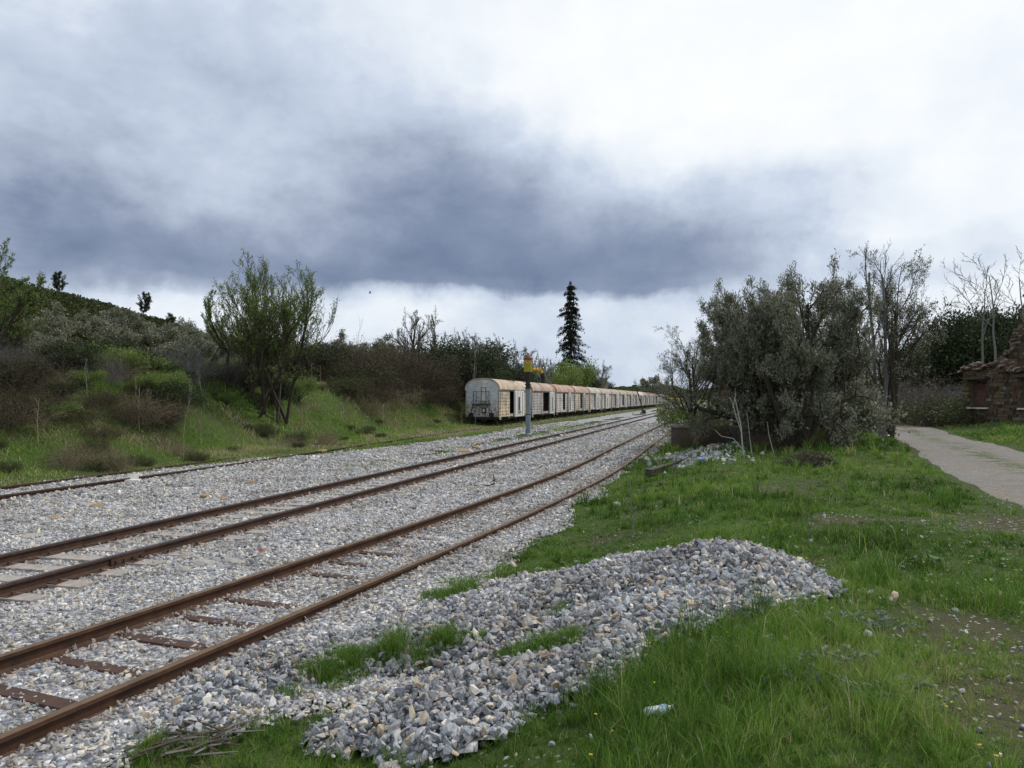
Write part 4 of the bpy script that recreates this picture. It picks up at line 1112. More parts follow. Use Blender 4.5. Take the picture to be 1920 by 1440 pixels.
for px, Z, top, k in [(20, 24, 735, 0), (70, 25, 738, 0), (-20, 23, 722, 1), (110, 26, 735, 1), (45, 24, 735, 2), (150, 27, 728, 0), (185, 28, 733, 1), (225, 28, 735, 0), (265, 29, 735, 2), (300, 30, 745, 1), (90, 25.5, 742, 0), (135, 26, 740, 1),
                      (400, 36, 745, 1), (430, 38, 728, 0), (465, 39, 722, 1), (365, 34, 740, 4), (560, 44, 725, 0), (600, 46, 715, 1)]:
    scrub(px, Z, top, k, BL, 1.25)
for q in range(70):
    s_b = rr.uniform(14, 46); t_b = -rr.uniform(20.6, 25.5); x, y = xy(s_b, t_b); px = 960+F*x/y
    if px > 470 or px < -80 or (px > 330 and t_b > -23.8): continue
    w, lf, lv = SC[rr.choice([0, 1, 2, 4, 0, 3])]; sc = rr.uniform(.3, .75)
    add_tree('bramble_bush', BL, 'shrub', w, lf, (x, y, hz(x, y)), rr.random()*6, (sc*1.3, sc*1.3, sc*.9), 'brambles and leafless scrub on the left bank')
# BU is built further down; the mixed bushes of the bank are placed there
BL2 = 'brown bramble in the thick scrub between the willow and the first wagon'
for q in range(58):
    s = rr.uniform(43, 76); t = -rr.uniform(20.6, 29); x, y = xy(s, t); px = 960+F*x/y
    if px < 590 or px > 905 or (px > 835 and t > -24): continue
    w, lf, lv = SC[rr.choice([0, 1, 1, 2, 4, 0])]
    sc = rr.uniform(.9, 1.5)*(1.1 if t < -24 else .75)
    add_tree('bramble_bush', BL2, 'shrub', w, lf, (x, y, hz(x, y)), rr.random()*6, (sc*1.35, sc*1.35, sc), 'scrub between the willow and the wagons')
# low scrub and tufts on the verge
VL = 'knee high drab shrub on the verge at the foot of the bank'
for q in range(46):
    s = rr.uniform(12, 62); t = -rr.uniform(17.6, 21.5); x, y = xy(s, t)
    if s > 50 and t > -19.8: continue
    if abs(x) > .72*y: continue
    w, lf, lv = SC[rr.choice([4, 2, 4])]; sc = rr.uniform(.22, .5)
    add_tree('verge_shrub', VL, 'shrub', w, lf, (x, y, hz(x, y)), rr.random()*6, sc, 'low shrubs along the foot of the bank')
# dense evergreen masses
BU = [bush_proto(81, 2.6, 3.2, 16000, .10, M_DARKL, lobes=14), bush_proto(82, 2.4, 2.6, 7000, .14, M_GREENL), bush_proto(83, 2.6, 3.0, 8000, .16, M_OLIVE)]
def bush(px, Z, top, kind, lab, wx=1, name='evergreen_bush', group=None, wy=None):
    w, lf, lv = BU[kind]; zt = (3.2, 2.6, 3.0)[kind]; s = max(.4, need(px, Z, top))/zt
    return add_tree(name, lab, 'bush', w, lf, at(px, Z), px*.7, (s*wx, s*(wy or wx), s), group)
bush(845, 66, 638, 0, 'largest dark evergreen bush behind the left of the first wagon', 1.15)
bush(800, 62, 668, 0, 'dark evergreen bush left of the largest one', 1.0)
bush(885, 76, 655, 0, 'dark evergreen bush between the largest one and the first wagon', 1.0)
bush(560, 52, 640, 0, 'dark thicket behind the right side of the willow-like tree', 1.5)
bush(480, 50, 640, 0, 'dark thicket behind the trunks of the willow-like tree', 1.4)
bush(615, 54, 650, 0, 'dark thicket at the right edge of the willow-like tree', 1.2)
bush(350, 58, 650, 0, 'dark undergrowth behind the broad low olive tree', 1.3)
bush(120, 52, 650, 0, 'dark undergrowth beneath the leftmost olives', .9)
bush(0, 30, 610, 0, 'dark green bush at the left photo edge under the leafing tree', 1.0)
bush(35, 30, 640, 2, 'grey green bush beside the left photo edge', .9)
bush(-60, 28, 590, 2, 'grey green bush mostly outside the left photo edge', .9)
bush(245, 35, 652, 2, 'silvery rounded bush right of the tall purple grey shrub', .9)
bush(335, 38, 648, 2, 'silvery rounded bush on the bank top between shrub and willow', 1.0)
bush(95, 33, 668, 2, 'grey green rounded bush behind the brambles near the left edge', 1.0)
bush(60, 27, 745, 1, 'low bright green bush among the brambles near the left edge', 1.0)
bush(290, 30, 765, 1, 'low green bush on the open grass left of the willow', .8)
bush(395, 40, 680, 0, 'dark green bush just left of the willow stems', .9)
bush(425, 36, 735, 1, 'small green bush at the left foot of the willow', .8)
bush(690, 52, 745, 1, 'small green bush in the scrub right of the willow', 1.0)
bush(745, 56, 735, 0, 'small dark bush in the scrub halfway to the wagons', 1.0)
bush(640, 50, 720, 2, 'small grey green bush close right of the willow', 1.0)
bush(790, 60, 728, 1, 'small green bush in the scrub nearest the wagons', 1.0)
MB_ = ['small leafy green bush among the scrub of the left bank', 'small silvery bush among the scrub of the left bank', 'small dark bush among the scrub of the left bank']
for q in range(58):
    s_b = rr.uniform(17, 48); t_b = -rr.uniform(21.2, 27.5); x, y = xy(s_b, t_b); px = 960+F*x/y
    if px > 480 or px < -60 or (px > 330 and t_b > -24.6): continue
    kd = rr.choice([1, 1, 2, 0]); w, lf, lv = BU[kd]; sc = rr.uniform(.22, .50)*(1.25 if t_b < -24.5 else .85)
    add_tree('leafy_bush', MB_[{1: 0, 2: 1, 0: 2}[kd]], 'bush', w, lf, (x, y, hz(x, y)), rr.random()*6, (sc*1.2, sc*1.2, sc), ['green bushes on the left bank', 'silvery bushes on the left bank', 'dark bushes on the left bank'][{1: 0, 2: 1, 0: 2}[kd]])
bush(520, 39.5, 700, 0, 'dark bush hiding the foot of the willow-like tree', .75)
bush(468, 41, 690, 2, 'silvery bush left of the foot of the willow-like tree', .7)
bush(560, 42, 705, 1, 'green bush right of the foot of the willow-like tree', .7)
bush(700, 66, 690, 0, 'low dark bush under the pale sapling', 1.3)
bush(750, 64, 690, 1, 'green bush left of the twin bare tree base', .9)
bush(735, 82, 650, 1, 'green treelet between the sapling and the twin bare tree', .6)
bush(1072, 122, 674, 1, 'bright green bush at the foot of the tall spruce', .55)
bush(1045, 114, 690, 1, 'lower green bush left of the spruce foot', .7)
bush(1015, 103, 692, 2, 'grey green bush behind the crane spout', .8)
bush(1094, 138, 688, 0, 'dark bush right of the spruce foot', .7)
bush(935, 84, 680, 0, 'dark brown green bush above the first wagon roof', 1.1)
bush(975, 93, 690, 0, 'dark bush behind the water crane', 1.1)
bush(1122, 162, 716, 0, 'low dark bush next to the distant chimney', 1.2)
for px, Z, top in ((805, 66, 690), (770, 64, 700), (835, 68, 700), (640, 58, 690), (680, 60, 700)):
    scrub(px, Z, top, 0, BL2, 1.6, group='scrub between the willow and the wagons')
# the drooping spruce
def spruce(seed, h=20.):
    rg = np.random.default_rng(seed)
    hs = []; P = []; 
    z = 2.0
    while z < h-.4:
        f = 1-z/h; nb = rg.integers(7, 10)
        for k in range(nb):
            a = rg.uniform(0, 2*np.pi); L_ = (.45+2.55*f**.75)*rg.uniform(.6, 1.2)
            if rg.random() < .12: L_ *= 1.25
            u = np.linspace(0, 1, 7); r = u*L_; dz = .10*L_*np.sin(u*3.0)-.42*L_*u**1.8+.12*L_*u**5
            P.append(np.stack([np.cos(a)*r, np.sin(a)*r, z+dz], 1))
        z += rg.uniform(.62, 1.0)
    P = np.array(P)*np.array([1.12, 1.12, 1]); T = np.array([[[0, 0, q*h/6-.3*(q == 0)] for q in range(7)]], float)
    w, q = cat_tubes([tubes(T, np.linspace(.28, .03, 7)[None], 8), tubes(P, np.linspace(.05, .012, 7)[None].repeat(len(P), 0), 3)])
    lv = [(T, None), (P, None)]
    n, k, _ = P.shape; per = 88
    u = np.clip((.08+.92*rg.random((n, per)))*(k-1), 0, k-1.001); i0 = u.astype(int); f = (u-i0)[..., None]; ii = np.arange(n)[:, None]
    C = (P[ii, i0]*(1-f)+P[ii, i0+1]*f).reshape(-1, 3)+rg.normal(0, .07, (n*per, 3)); C[:, 2] -= np.abs(rg.normal(0, .24, len(C)))
    D = unit(rg.normal(0, .55, C.shape)+np.array([0, 0, -1.0])); Ln = rg.uniform(.18, .42, len(C))
    top = np.stack([rg.normal(0, .07, 260), rg.normal(0, .07, 260), rg.uniform(h-3.2, h-.1, 260)], 1)
    C = np.concatenate([C, top]); D = np.concatenate([D, unit(rg.normal(0, 1, (260, 3))+np.array([0, 0, .6]))]); Ln = np.concatenate([Ln, rg.uniform(.15, .35, 260)])
    return mesh_np('spruce_wood', w, q, M_BARK, smooth=True), leaf_mesh('needles', [(C, D, Ln, Ln*.42, rg.beta(2, 3, len(C)))], M_NEEDLE, rg)
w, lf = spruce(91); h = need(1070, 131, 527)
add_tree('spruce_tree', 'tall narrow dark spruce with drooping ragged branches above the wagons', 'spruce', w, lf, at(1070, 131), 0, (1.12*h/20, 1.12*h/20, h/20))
# round tree far beyond the wagons
rw, rl, rlv = olive_proto(95, height=9, width=9, size=.5, per=6, lv4=False, trunk=.35, wr=.5); report('round', rlv)
s = need(1225, 290, 704)/lvtop(rlv)
add_tree('round_tree', 'round blossoming grey tree far off at the end of the wagons', 'tree', rw, rl, at(1225, 290), 0, (s*.82, s*.82, s))

# distant low hills on the horizon
def farhill(name, az0, az1, dist, hmax, seed, m):
    a = np.radians(np.linspace(az0, az1, 160)); u = np.linspace(0, 1, 12)
    A2, U = np.meshgrid(a, u); dd = dist*(.75+.5*U)
    x = np.sin(A2)*dd; y = np.cos(A2)*dd
    pr = np.sin(np.clip((np.degrees(A2)-az0)/(az1-az0), 0, 1)*np.pi)**.5
    z = hmax*pr*np.sin(U*np.pi)*(.45+1.1*fbm(np.degrees(A2)*10, U*3, 20, seed, 5))-2
    ob(name, gridmesh(name, x, y, z, m), kind='structure')
farhill('distant_hills', 2, 16, 1500, 36, 3, M_HILL)
farhill('distant_hills', 12, 44, 1900, 60, 4, M_HILL)
farhill('distant_hills', -30, 4, 2600, 34, 6, M_HILL)

# ================================================================== right side trees
mw_, ml_, mlv = olive_proto(41, height=6.6, width=7.2, size=.095, per=9, lv4=True, trunk=.12, stems=12, wr=.28, n1=5, env=(.50, .46, .56, .3), st1=.42); report('mainolive', mlv)
def right_olive(px, Z, top, lab, wx, rz=0, zoff=0, wy=None, tilt=None):
    s = need(px, Z, top)/lvtop(mlv)
    o = add_tree('olive_tree', lab, 'olive tree', mw_, ml_, at(px, Z, zoff), rz, (s*wx, s*(wy or wx), s))
    if tilt: o.rotation_euler = (tilt[0], tilt[1], rz)
    return o
right_olive(1488, 25.5, 492, 'large dense silver green olive tree beside the bend of the dirt road', .72)
right_olive(1425, 27.5, 522, 'left half of the large olive clump nearer the tracks', .72, 2.0)
R_SMALL = 0
tw_, tl_, tlv = olive_proto(43, height=7.5, width=5.5, size=.085, per=4, lv4=True, trunk=.10, stems=4, wr=.3, lift=.3); report('tallolive', tlv)
s = need(1675, 31, 470)/lvtop(tlv)
add_tree('olive_tree', 'taller open olive tree with sky showing through right of the large dense one', 'olive tree', tw_, tl_, at(1668, 31), 1., (s*.82, s*.82, s))
s = need(1710, 33, 590)/lvtop(tlv)
add_tree('olive_tree', 'thin low olive over the far part of the dirt road edge', 'olive tree', tw_, tl_, at(1600, 40), 3.1, (s*1.1, s*1.1, s))
s = need(1290, 33, 612)/lvtop(tlv)
add_tree('olive_tree', 'small sparse olive tree hanging over the concrete block by the rails', 'olive tree', tw_, tl_, at(1296, 33), 1.0, (s*1.05, s*1.05, s))
# bare twigs rising through the olive
BT = [dict(wig=.09, up=.05, taper=.4), dict(n=6, ratio=.45, spread=34, wig=.13, start=.35, rr=.5, lift=.2), dict(n=5, ratio=.45, spread=38, wig=.15, start=.25, rr=.5, lift=.1, rmin=.009), dict(n=4, ratio=.45, spread=40, wig=.15, start=.2, rr=.6, lift=.1, rmin=.007)]
nw, _, nlv = open_tree(45, 8, 2, .25, BT, M_TWIGG, trunk=.10); report('naked', nlv)
s = need(1655, 31, 452)/lvtop(nlv)
o = thing('bare_tree', 'leafless grey tree whose top twigs rise above the open olive', 'tree', at(1655, 31), .5, None, (s*.7, s*.7, s)); ob('trunk', nw, o)
def naked(px, Z, top, zb, lab, wx=.8, rz=0, tilt=0):
    s = (EYE+(748-top)/F*Z-zb)/lvtop(nlv1)
    o = thing('bare_tree', lab, 'tree', ((px-960)/F*Z, Z, zb), rz, 'leafless trees growing in the ruin', (s*wx, s*wx, s)); ob('trunk', nw1, o); o.rotation_euler = (0, tilt, rz); return o
add_tree('leafy_tree', 'lower green leafing tree at the left photo edge above the brambles', 'tree', lfw, lfl, at(5, 29), 2.0, need(5, 29, 530)/lvtop(lvL))
BT1 = [dict(wig=.06, up=.05, taper=.35), dict(n=7, ratio=.52, spread=40, wig=.10, start=.40, rr=.5, lift=.25), dict(n=5, ratio=.42, spread=40, wig=.14, start=.25, rr=.6, lift=.15, rmin=.009), dict(n=4, ratio=.42, spread=42, wig=.14, start=.2, rr=.6, lift=.1, rmin=.007)]
nw1, _, nlv1 = open_tree(46, 7, 1, 0, BT1, M_BARKG, trunk=.034); report('naked1', nlv1)
# dark woodland far right
DB = bush_proto(84, 3.6, 4.4, 30000, .15, M_DARKL, lobes=18)
def dark(px, Z, top, lab, wx=1):
    s = max(.5, need(px, Z, top))/4.6
    return add_tree('evergreen_tree', lab, 'tree', DB[0], DB[1], at(px, Z), px*.31, (s*wx, s*wx, s), 'dark trees behind the ruin')
dark(1850, 78, 596, 'dark evergreen tree behind the leafless trees of the ruin', .8)
dark(1905, 84, 576, 'dark evergreen tree at the right photo edge, the tallest behind the ruin', .8)
dark(1800, 92, 628, 'dark evergreen tree lower left behind the leafless trees', .9)
dark(1745, 88, 655, 'dark evergreen tree behind the right tips of the olive', .9)
dark(1690, 84, 690, 'low dark evergreen tree above the far road', 1.0)
dark(1960, 80, 590, 'dark evergreen tree just outside the right photo edge', .8)
dark(1620, 80, 700, 'low dark evergreen behind the main olive trunk', 1.0)
dark(1480, 95, 715, 'dark evergreen glimpsed beneath the large olive crown', 1.1)
dark(1420, 90, 712, 'dark evergreen glimpsed between the ruin gable and the olive trunk', 1.0)
BR = 'brown leafless thicket beyond the dirt road'
for px, Z, top, k in ((1650, 56, 708, 0), (1690, 54, 700, 3), (1725, 52, 702, 0), (1755, 50, 705, 3), (1785, 48, 712, 0), (1620, 60, 712, 0), (1770, 54, 690, 3), (1700, 60, 690, 0), (1800, 46, 735, 4)):
    scrub(px, Z, top, k, BR, 1.5, 'brown thicket beyond the road', 'leafless_shrub')
BO = 'grey brown leafless undergrowth at the foot of the large olive tree'
for px, Z, top, k in ((1400, 26.5, 765, 3), (1440, 26, 772, 0), (1480, 26.5, 775, 3), (1545, 26, 770, 0), (1565, 27, 775, 3), (1425, 24.5, 800, 1), (1365, 27, 790, 0), (1330, 29, 790, 1), (1350, 31, 770, 0), (1510, 24.8, 800, 0), (1300, 31, 790, 1), (1575, 26, 795, 1), (1318, 30.5, 780, 0), (1340, 29.5, 775, 0), (1296, 30, 812, 1), (1375, 28, 765, 0), (1322, 28.5, 815, 1)):
    scrub(px, Z, top, k, BO, 1.0, 'undergrowth below the large olive', 'leafless_shrub')
bush(1450, 27.5, 690, 2, 'low grey green bush inside the olive clump, left', .95)
bush(1560, 27.5, 700, 2, 'low grey green bush inside the olive clump, right', .95)
bush(1300, 34, 755, 1, 'low green plants behind the concrete block', .9)

# ================================================================== hand-made trees and sticks
def stick_tree(name, label, cat, px, Z, pts_list, rads, m, group=None):
    base = at(px, Z); o = thing(name, label, cat, base, 0, group)
    b = MB()
    for pts, r in zip(pts_list, rads):
        k = len(pts); b.tube([((qx-px)/F*Z, (j % 2)*.05, (748-qy)/F*Z+EYE-base[2]) for j, (qx, qy) in enumerate(pts)], [r*(1-.6*q/(k-1)) for q in range(k)], 6)
    ob('stem', b.mesh('stem', m, True), o); return o
stick_tree('dead_sapling', 'white peeled dead sapling forking beside the olive undergrowth', 'sapling', 1393, 22.5,
    [[(1394, 862), (1392, 830), (1389, 800), (1383, 765), (1378, 748)], [(1389, 808), (1382, 785), (1374, 758), (1369, 745)], [(1391, 842), (1375, 822), (1352, 818), (1341, 806)], [(1410, 858), (1406, 820), (1400, 770)], [(1450, 850), (1442, 815), (1438, 790)], [(1374, 765), (1380, 740), (1378, 728)]],
    [.026, .017, .017, .013, .012, .012], M_BARKP)
stick_tree('dry_weed', 'thin dry weed stems standing in the grass behind the large heap', 'dry stems', 1185, 11.0,
    [[(1186, 1002), (1185, 970), (1183, 930), (1181, 898)], [(1187, 985), (1196, 960), (1203, 938)], [(1185, 960), (1172, 940), (1165, 905)], [(1187, 975), (1199, 968), (1208, 935)], [(1183, 930), (1176, 900), (1168, 870)]],
    [.010, .006, .006, .005, .004], M_BARKG)
stick_tree('dead_branch', 'broken dark branch sticking up from the ballast between the tracks', 'branch', 925, 13.0,
    [[(928, 900), (925, 892), (924, 884)], [(928, 906), (915, 911), (903, 908)], [(924, 900), (932, 904), (930, 908)]], [.012, .016, .01], M_BARK)
for px, Z, y0, y1, lab in ((1235, 28, 840, 748, 'tall thin dry stalk left of the concrete block'), (1243, 27, 850, 742, 'second tall dry stalk against the concrete block'), (1252, 28, 845, 752, 'third dry stalk in front of the concrete block'), (1216, 26, 832, 790, 'short dry stalk beside the nearest rail'),
                           (690, 16, 0, 0, None), (505, 30, 848, 812, 'short pale dry stalk on the green bank left'), (345, 26, 862, 800, 'pale upright dry stalk on the left bank')):
    if lab is None: continue
    stick_tree('dry_stalk', lab, 'dry stalk', px, Z, [[(px, y0), (px-1, (y0+y1)/2), (px+1, y1)], [(px, y0*.5+y1*.5), (px+4, y0*.3+y1*.7), (px+5, y0*.1+y1*.9)]], [.011, .006], M_DRY, 'tall dry stalks')
rr2 = random.Random(9)
DS = 'pale dry weed stalk on the left bank'
dsb = MB(); dsb.tube([(0, 0, 0), (.03, 0, .6), (.0, .02, 1.2)], [.012, .009, .004], 4); 
for q in range(5): dsb.tube([(.01, 0, .55+q*.12), (.10*(-1)**q, .03, .72+q*.12)], [.005, .003], 3)
dsm = dsb.mesh('stalk', M_DRY)
for q in range(46):
    s = rr2.uniform(14, 60); t = -rr2.uniform(18.8, 25); x, y = xy(s, t)
    if abs(x) > .7*y: continue
    o = thing('dry_stalk', DS, 'dry stalk', (x, y, hz(x, y)), rr2.random()*6, 'dry stalks scattered over the left bank', rr2.uniform(.6, 1.5)); ob('stem', dsm, o)

# brush heap under the olive
bp = at(1520, 19.5); o = thing('brush_heap', 'brown heap of cut branches in the grass before the olive trunk', 'brush heap', bp)
b = MB(); rr3 = random.Random(3)
for q in range(330):
    a = rr3.uniform(0, 6.28); r = rr3.random()**.5*.62; h = (1-r/.75)*.42*rr3.random(); c = Vector((math.cos(a)*r, math.sin(a)*r*.7, h+.03)); d = Vector((rr3.gauss(0, 1), rr3.gauss(0, 1), rr3.gauss(0, .4))).normalized()*rr3.uniform(.12, .36)
    b.tube([c-d, c+Vector((0, 0, .03)), c+d], [.009, .008, .004], 4)
for q in range(5):
    b.tube([(rr3.uniform(-.5, .2), rr3.uniform(-.3, 0), .1), (rr3.uniform(0, .4), -.35, .15), (rr3.uniform(.5, 1.1), rr3.uniform(-.6, -.2), .06)], [.02, .015, .008], 5)
ob('branches', b.mesh('branches', M_TWIG), o)
# stick pile bottom left
bp = (*GH(400, 1390), 0); bp = (bp[0], bp[1], hz(bp[0], bp[1])+.03)
o = thing('stick_pile', 'weathered sticks and bark strips lying on the ballast at the bottom left', 'sticks', bp, 0, None, .75)
b = MB()
for q in range(26):
    c = Vector((rr3.uniform(-.42, .30), rr3.uniform(-.26, .20), rr3.uniform(.02, .09))); a = rr3.gauss(.55, .5); L_ = rr3.uniform(.08, .33); d = Vector((math.cos(a), math.sin(a), rr3.gauss(0, .12)))*L_
    b.tube([c-d, c+Vector((rr3.gauss(0, .02), rr3.gauss(0, .02), .01)), c+d], [.012*rr3.uniform(.4, 1.4), .012, .005], 5, m=rr3.choice([0, 0, 1]))
ob('sticks', b.mesh('sticks', [M_TWIG, M_BARKG]), o)

# ================================================================== rocks
def rock_mesh(seed, m, flat=1.0):
    rg = np.random.default_rng(seed); import bmesh
    bm = bmesh.new(); bmesh.ops.create_icosphere(bm, subdivisions=3, radius=1)
    pl_ = [(unit(rg.normal(size=3)), rg.uniform(.55, .85)) for _ in range(11)]
    for v in bm.verts:
        c = np.array(v.co)
        for nn, dd in pl_:
            q = c.dot(nn)
            if q > dd: c = c-nn*(q-dd)*.92
        v.co = Vector(c*(1+.03*rg.normal())*np.array([1, .8, flat]))
    me = bpy.data.meshes.new('rock'); bm.to_mesh(me); bm.free(); me.materials.append(m); me.polygons.foreach_set('use_smooth', [False]*len(me.polygons)); return me
ROCKS = [(185, 948, .155, M_ROCK, .62, 'tan brown angular rock alone on the ballast left of the main line'), (387, 930, .15, M_ROCK, .65, 'pinkish brown rock, left of a pair beside the main line'), (418, 934, .13, M_ROCK, .6, 'orange brown rock, right of a pair beside the main line'),
  (475, 902, .16, M_ROCK, .5, 'tan rock right of and behind the brown pair'), (106, 970, .15, M_ROCK, .45, 'flat brown stone left of the tan angular rock'), (128, 968, .13, M_ROCK, .45, 'small pinkish stone touching the flat brown one'),
  (85, 935, .14, M_ROCKG, .55, 'grey green rock near the siding rail on the left'), (62, 1002, .20, M_ROCKG, .3, 'flat grey slab left of the main line'), (385, 1050, .21, M_ROCKG, .22, 'left flat triangular slab between the tracks'),
  (440, 1050, .20, M_ROCKG, .28, 'right flat triangular slab between the tracks'), (352, 1068, .11, M_ROCKG, .5, 'small tan stone in front of the left slab'), (492, 1034, .07, M_BRICK, .8, 'small round red brick lump between the tracks'),
  (868, 838, .36, M_ROCK, .42, 'broad brown rock lying by the main line before the wagons'), (893, 834, .30, M_ROCK, .5, 'pale pinkish rock right of the broad brown one'), (880, 843, .16, M_WHITE, .5, 'small white stone in front of the rock pair'), (605, 842, .22, M_ROCK, .5, 'tan stone at the foot of the bank'),
  (402, 1118, .055, M_ROCK, .8, 'small yellow brown stone leaning on the nearest track left rail'), (1156, 945, .10, M_ROCKG, .6, 'grey stone in the grass left of the thin dry stems'), (735, 1437, .09, M_ROCKG, .6, 'pale stone at the very bottom edge of the photo'), (1245, 902, .22, M_STEELS, .3, 'rusty brown lump in the grass below the olive'),
  (1438, 1196, .07, M_WHITE, .5, 'whitish stone in the tall grass before the large heap')]
for q, (px, py, r, m, fl, lab) in enumerate(ROCKS):
    gx0, gy0 = GH(px, py+r*30)
    o = ob('rock', rock_mesh(200+q, m, fl), None, lab, 'rock', None, None, (gx0, gy0, hz(gx0, gy0)+r*fl*.45), q*1.1, r)

# litter
gx0, gy0 = GH(250, 905)
o = thing('food_box', 'white crumpled foam box lying open near the siding rail', 'litter', (gx0, gy0, hz(gx0, gy0)+.04), .3)
b = MB(); b.box(-.17, .17, -.12, .12, 0, .05); ob('tray', b.mesh('tray', M_WHITE), o)
b = MB(); b.box(-.15, .13, .10, .13, .03, .20, rot=Matrix.Rotation(-.25, 3, 'X')); ob('lid', b.mesh('lid', M_WHITE), o)
for (px, py, lab, sc) in ((1232, 1352, 'crumpled clear and blue plastic bottle in the near grass', .9), (1318, 868, 'blue plastic bag scrap in the grass under the olive', 2.0)):
    gx0, gy0 = GH(px, py, H); b = MB(); rq = random.Random(px)
    b.tube([(-.10, 0, .03), (-.08, 0, .03), (-.03, .005, .032), (.02, -.004, .028), (.06, 0, .034), (.085, 0, .04), (.11, 0, .045)], [.012, .030, .026, .033, .028, .012, .011], 10)
    o = thing('plastic_bottle' if sc < 1 else 'plastic_bag', lab, 'litter', (gx0, gy0, hz(gx0, gy0)+.05), .3, None, sc)
    ob('body', b.mesh('body', M_BLUE if sc > 1 else [simple('clear plastic', (.5, .6, .65), (.7, .8, .85), 20, .2)], True), o)
    if sc < 1:
        b = MB(); b.tube([(.02, 0, .03), (.055, 0, .033)], [.034, .031], 10); ob('label_band', b.mesh('label_band', M_BLUE), o)

# silvery thistle plants
def thistle(px, py, sc, lab, seed):
    rg = np.random.default_rng(seed); gx0, gy0 = GH(px, py+8, H); o = thing('thistle_plant', lab, 'plant', (gx0, gy0, hz(gx0, gy0)), 0, None, sc)
    C = []; D = []; Ln = []; Wd = []
    for q in range(16):
        a = rg.uniform(0, 6.28); ex, ey = rg.normal(0, .16), rg.normal(0, .07)
        for j in range(9):
            f = j/8; p = np.array([ex+math.cos(a)*.15*f, ey+math.sin(a)*.15*f, .02+.12*f*(1.3-f)])
            for sd_ in (-1, 1):
                C.append(p); D.append([math.cos(a+sd_*.9), math.sin(a+sd_*.9), .35]); Ln.append(.05*(1.1-f)+.01); Wd.append(.016)
    me = leaf_mesh('leaves', [(np.array(C), np.array(D), np.array(Ln), np.array(Wd), rg.random(len(C)))], M_GLAUC, rg)
    ob('leaves', me, o)
thistle(1545, 1240, 1.1, 'silvery spiky thistle plant in the turf right of centre', 1)
thistle(1490, 1258, .8, 'smaller silvery thistle just left of the spiky one', 2)
thistle(1655, 1290, 1.1, 'silvery thistle patch farther right by the bare pebbly soil', 3)
thistle(1610, 1165, 1.2, 'pale green creeping plant right of the heap tip', 4)
thistle(1395, 1205, .8, 'grey thistle beside the whitish stone', 5)
thistle(1680, 1310, .8, 'low silvery thistle nearest the bare soil', 6)
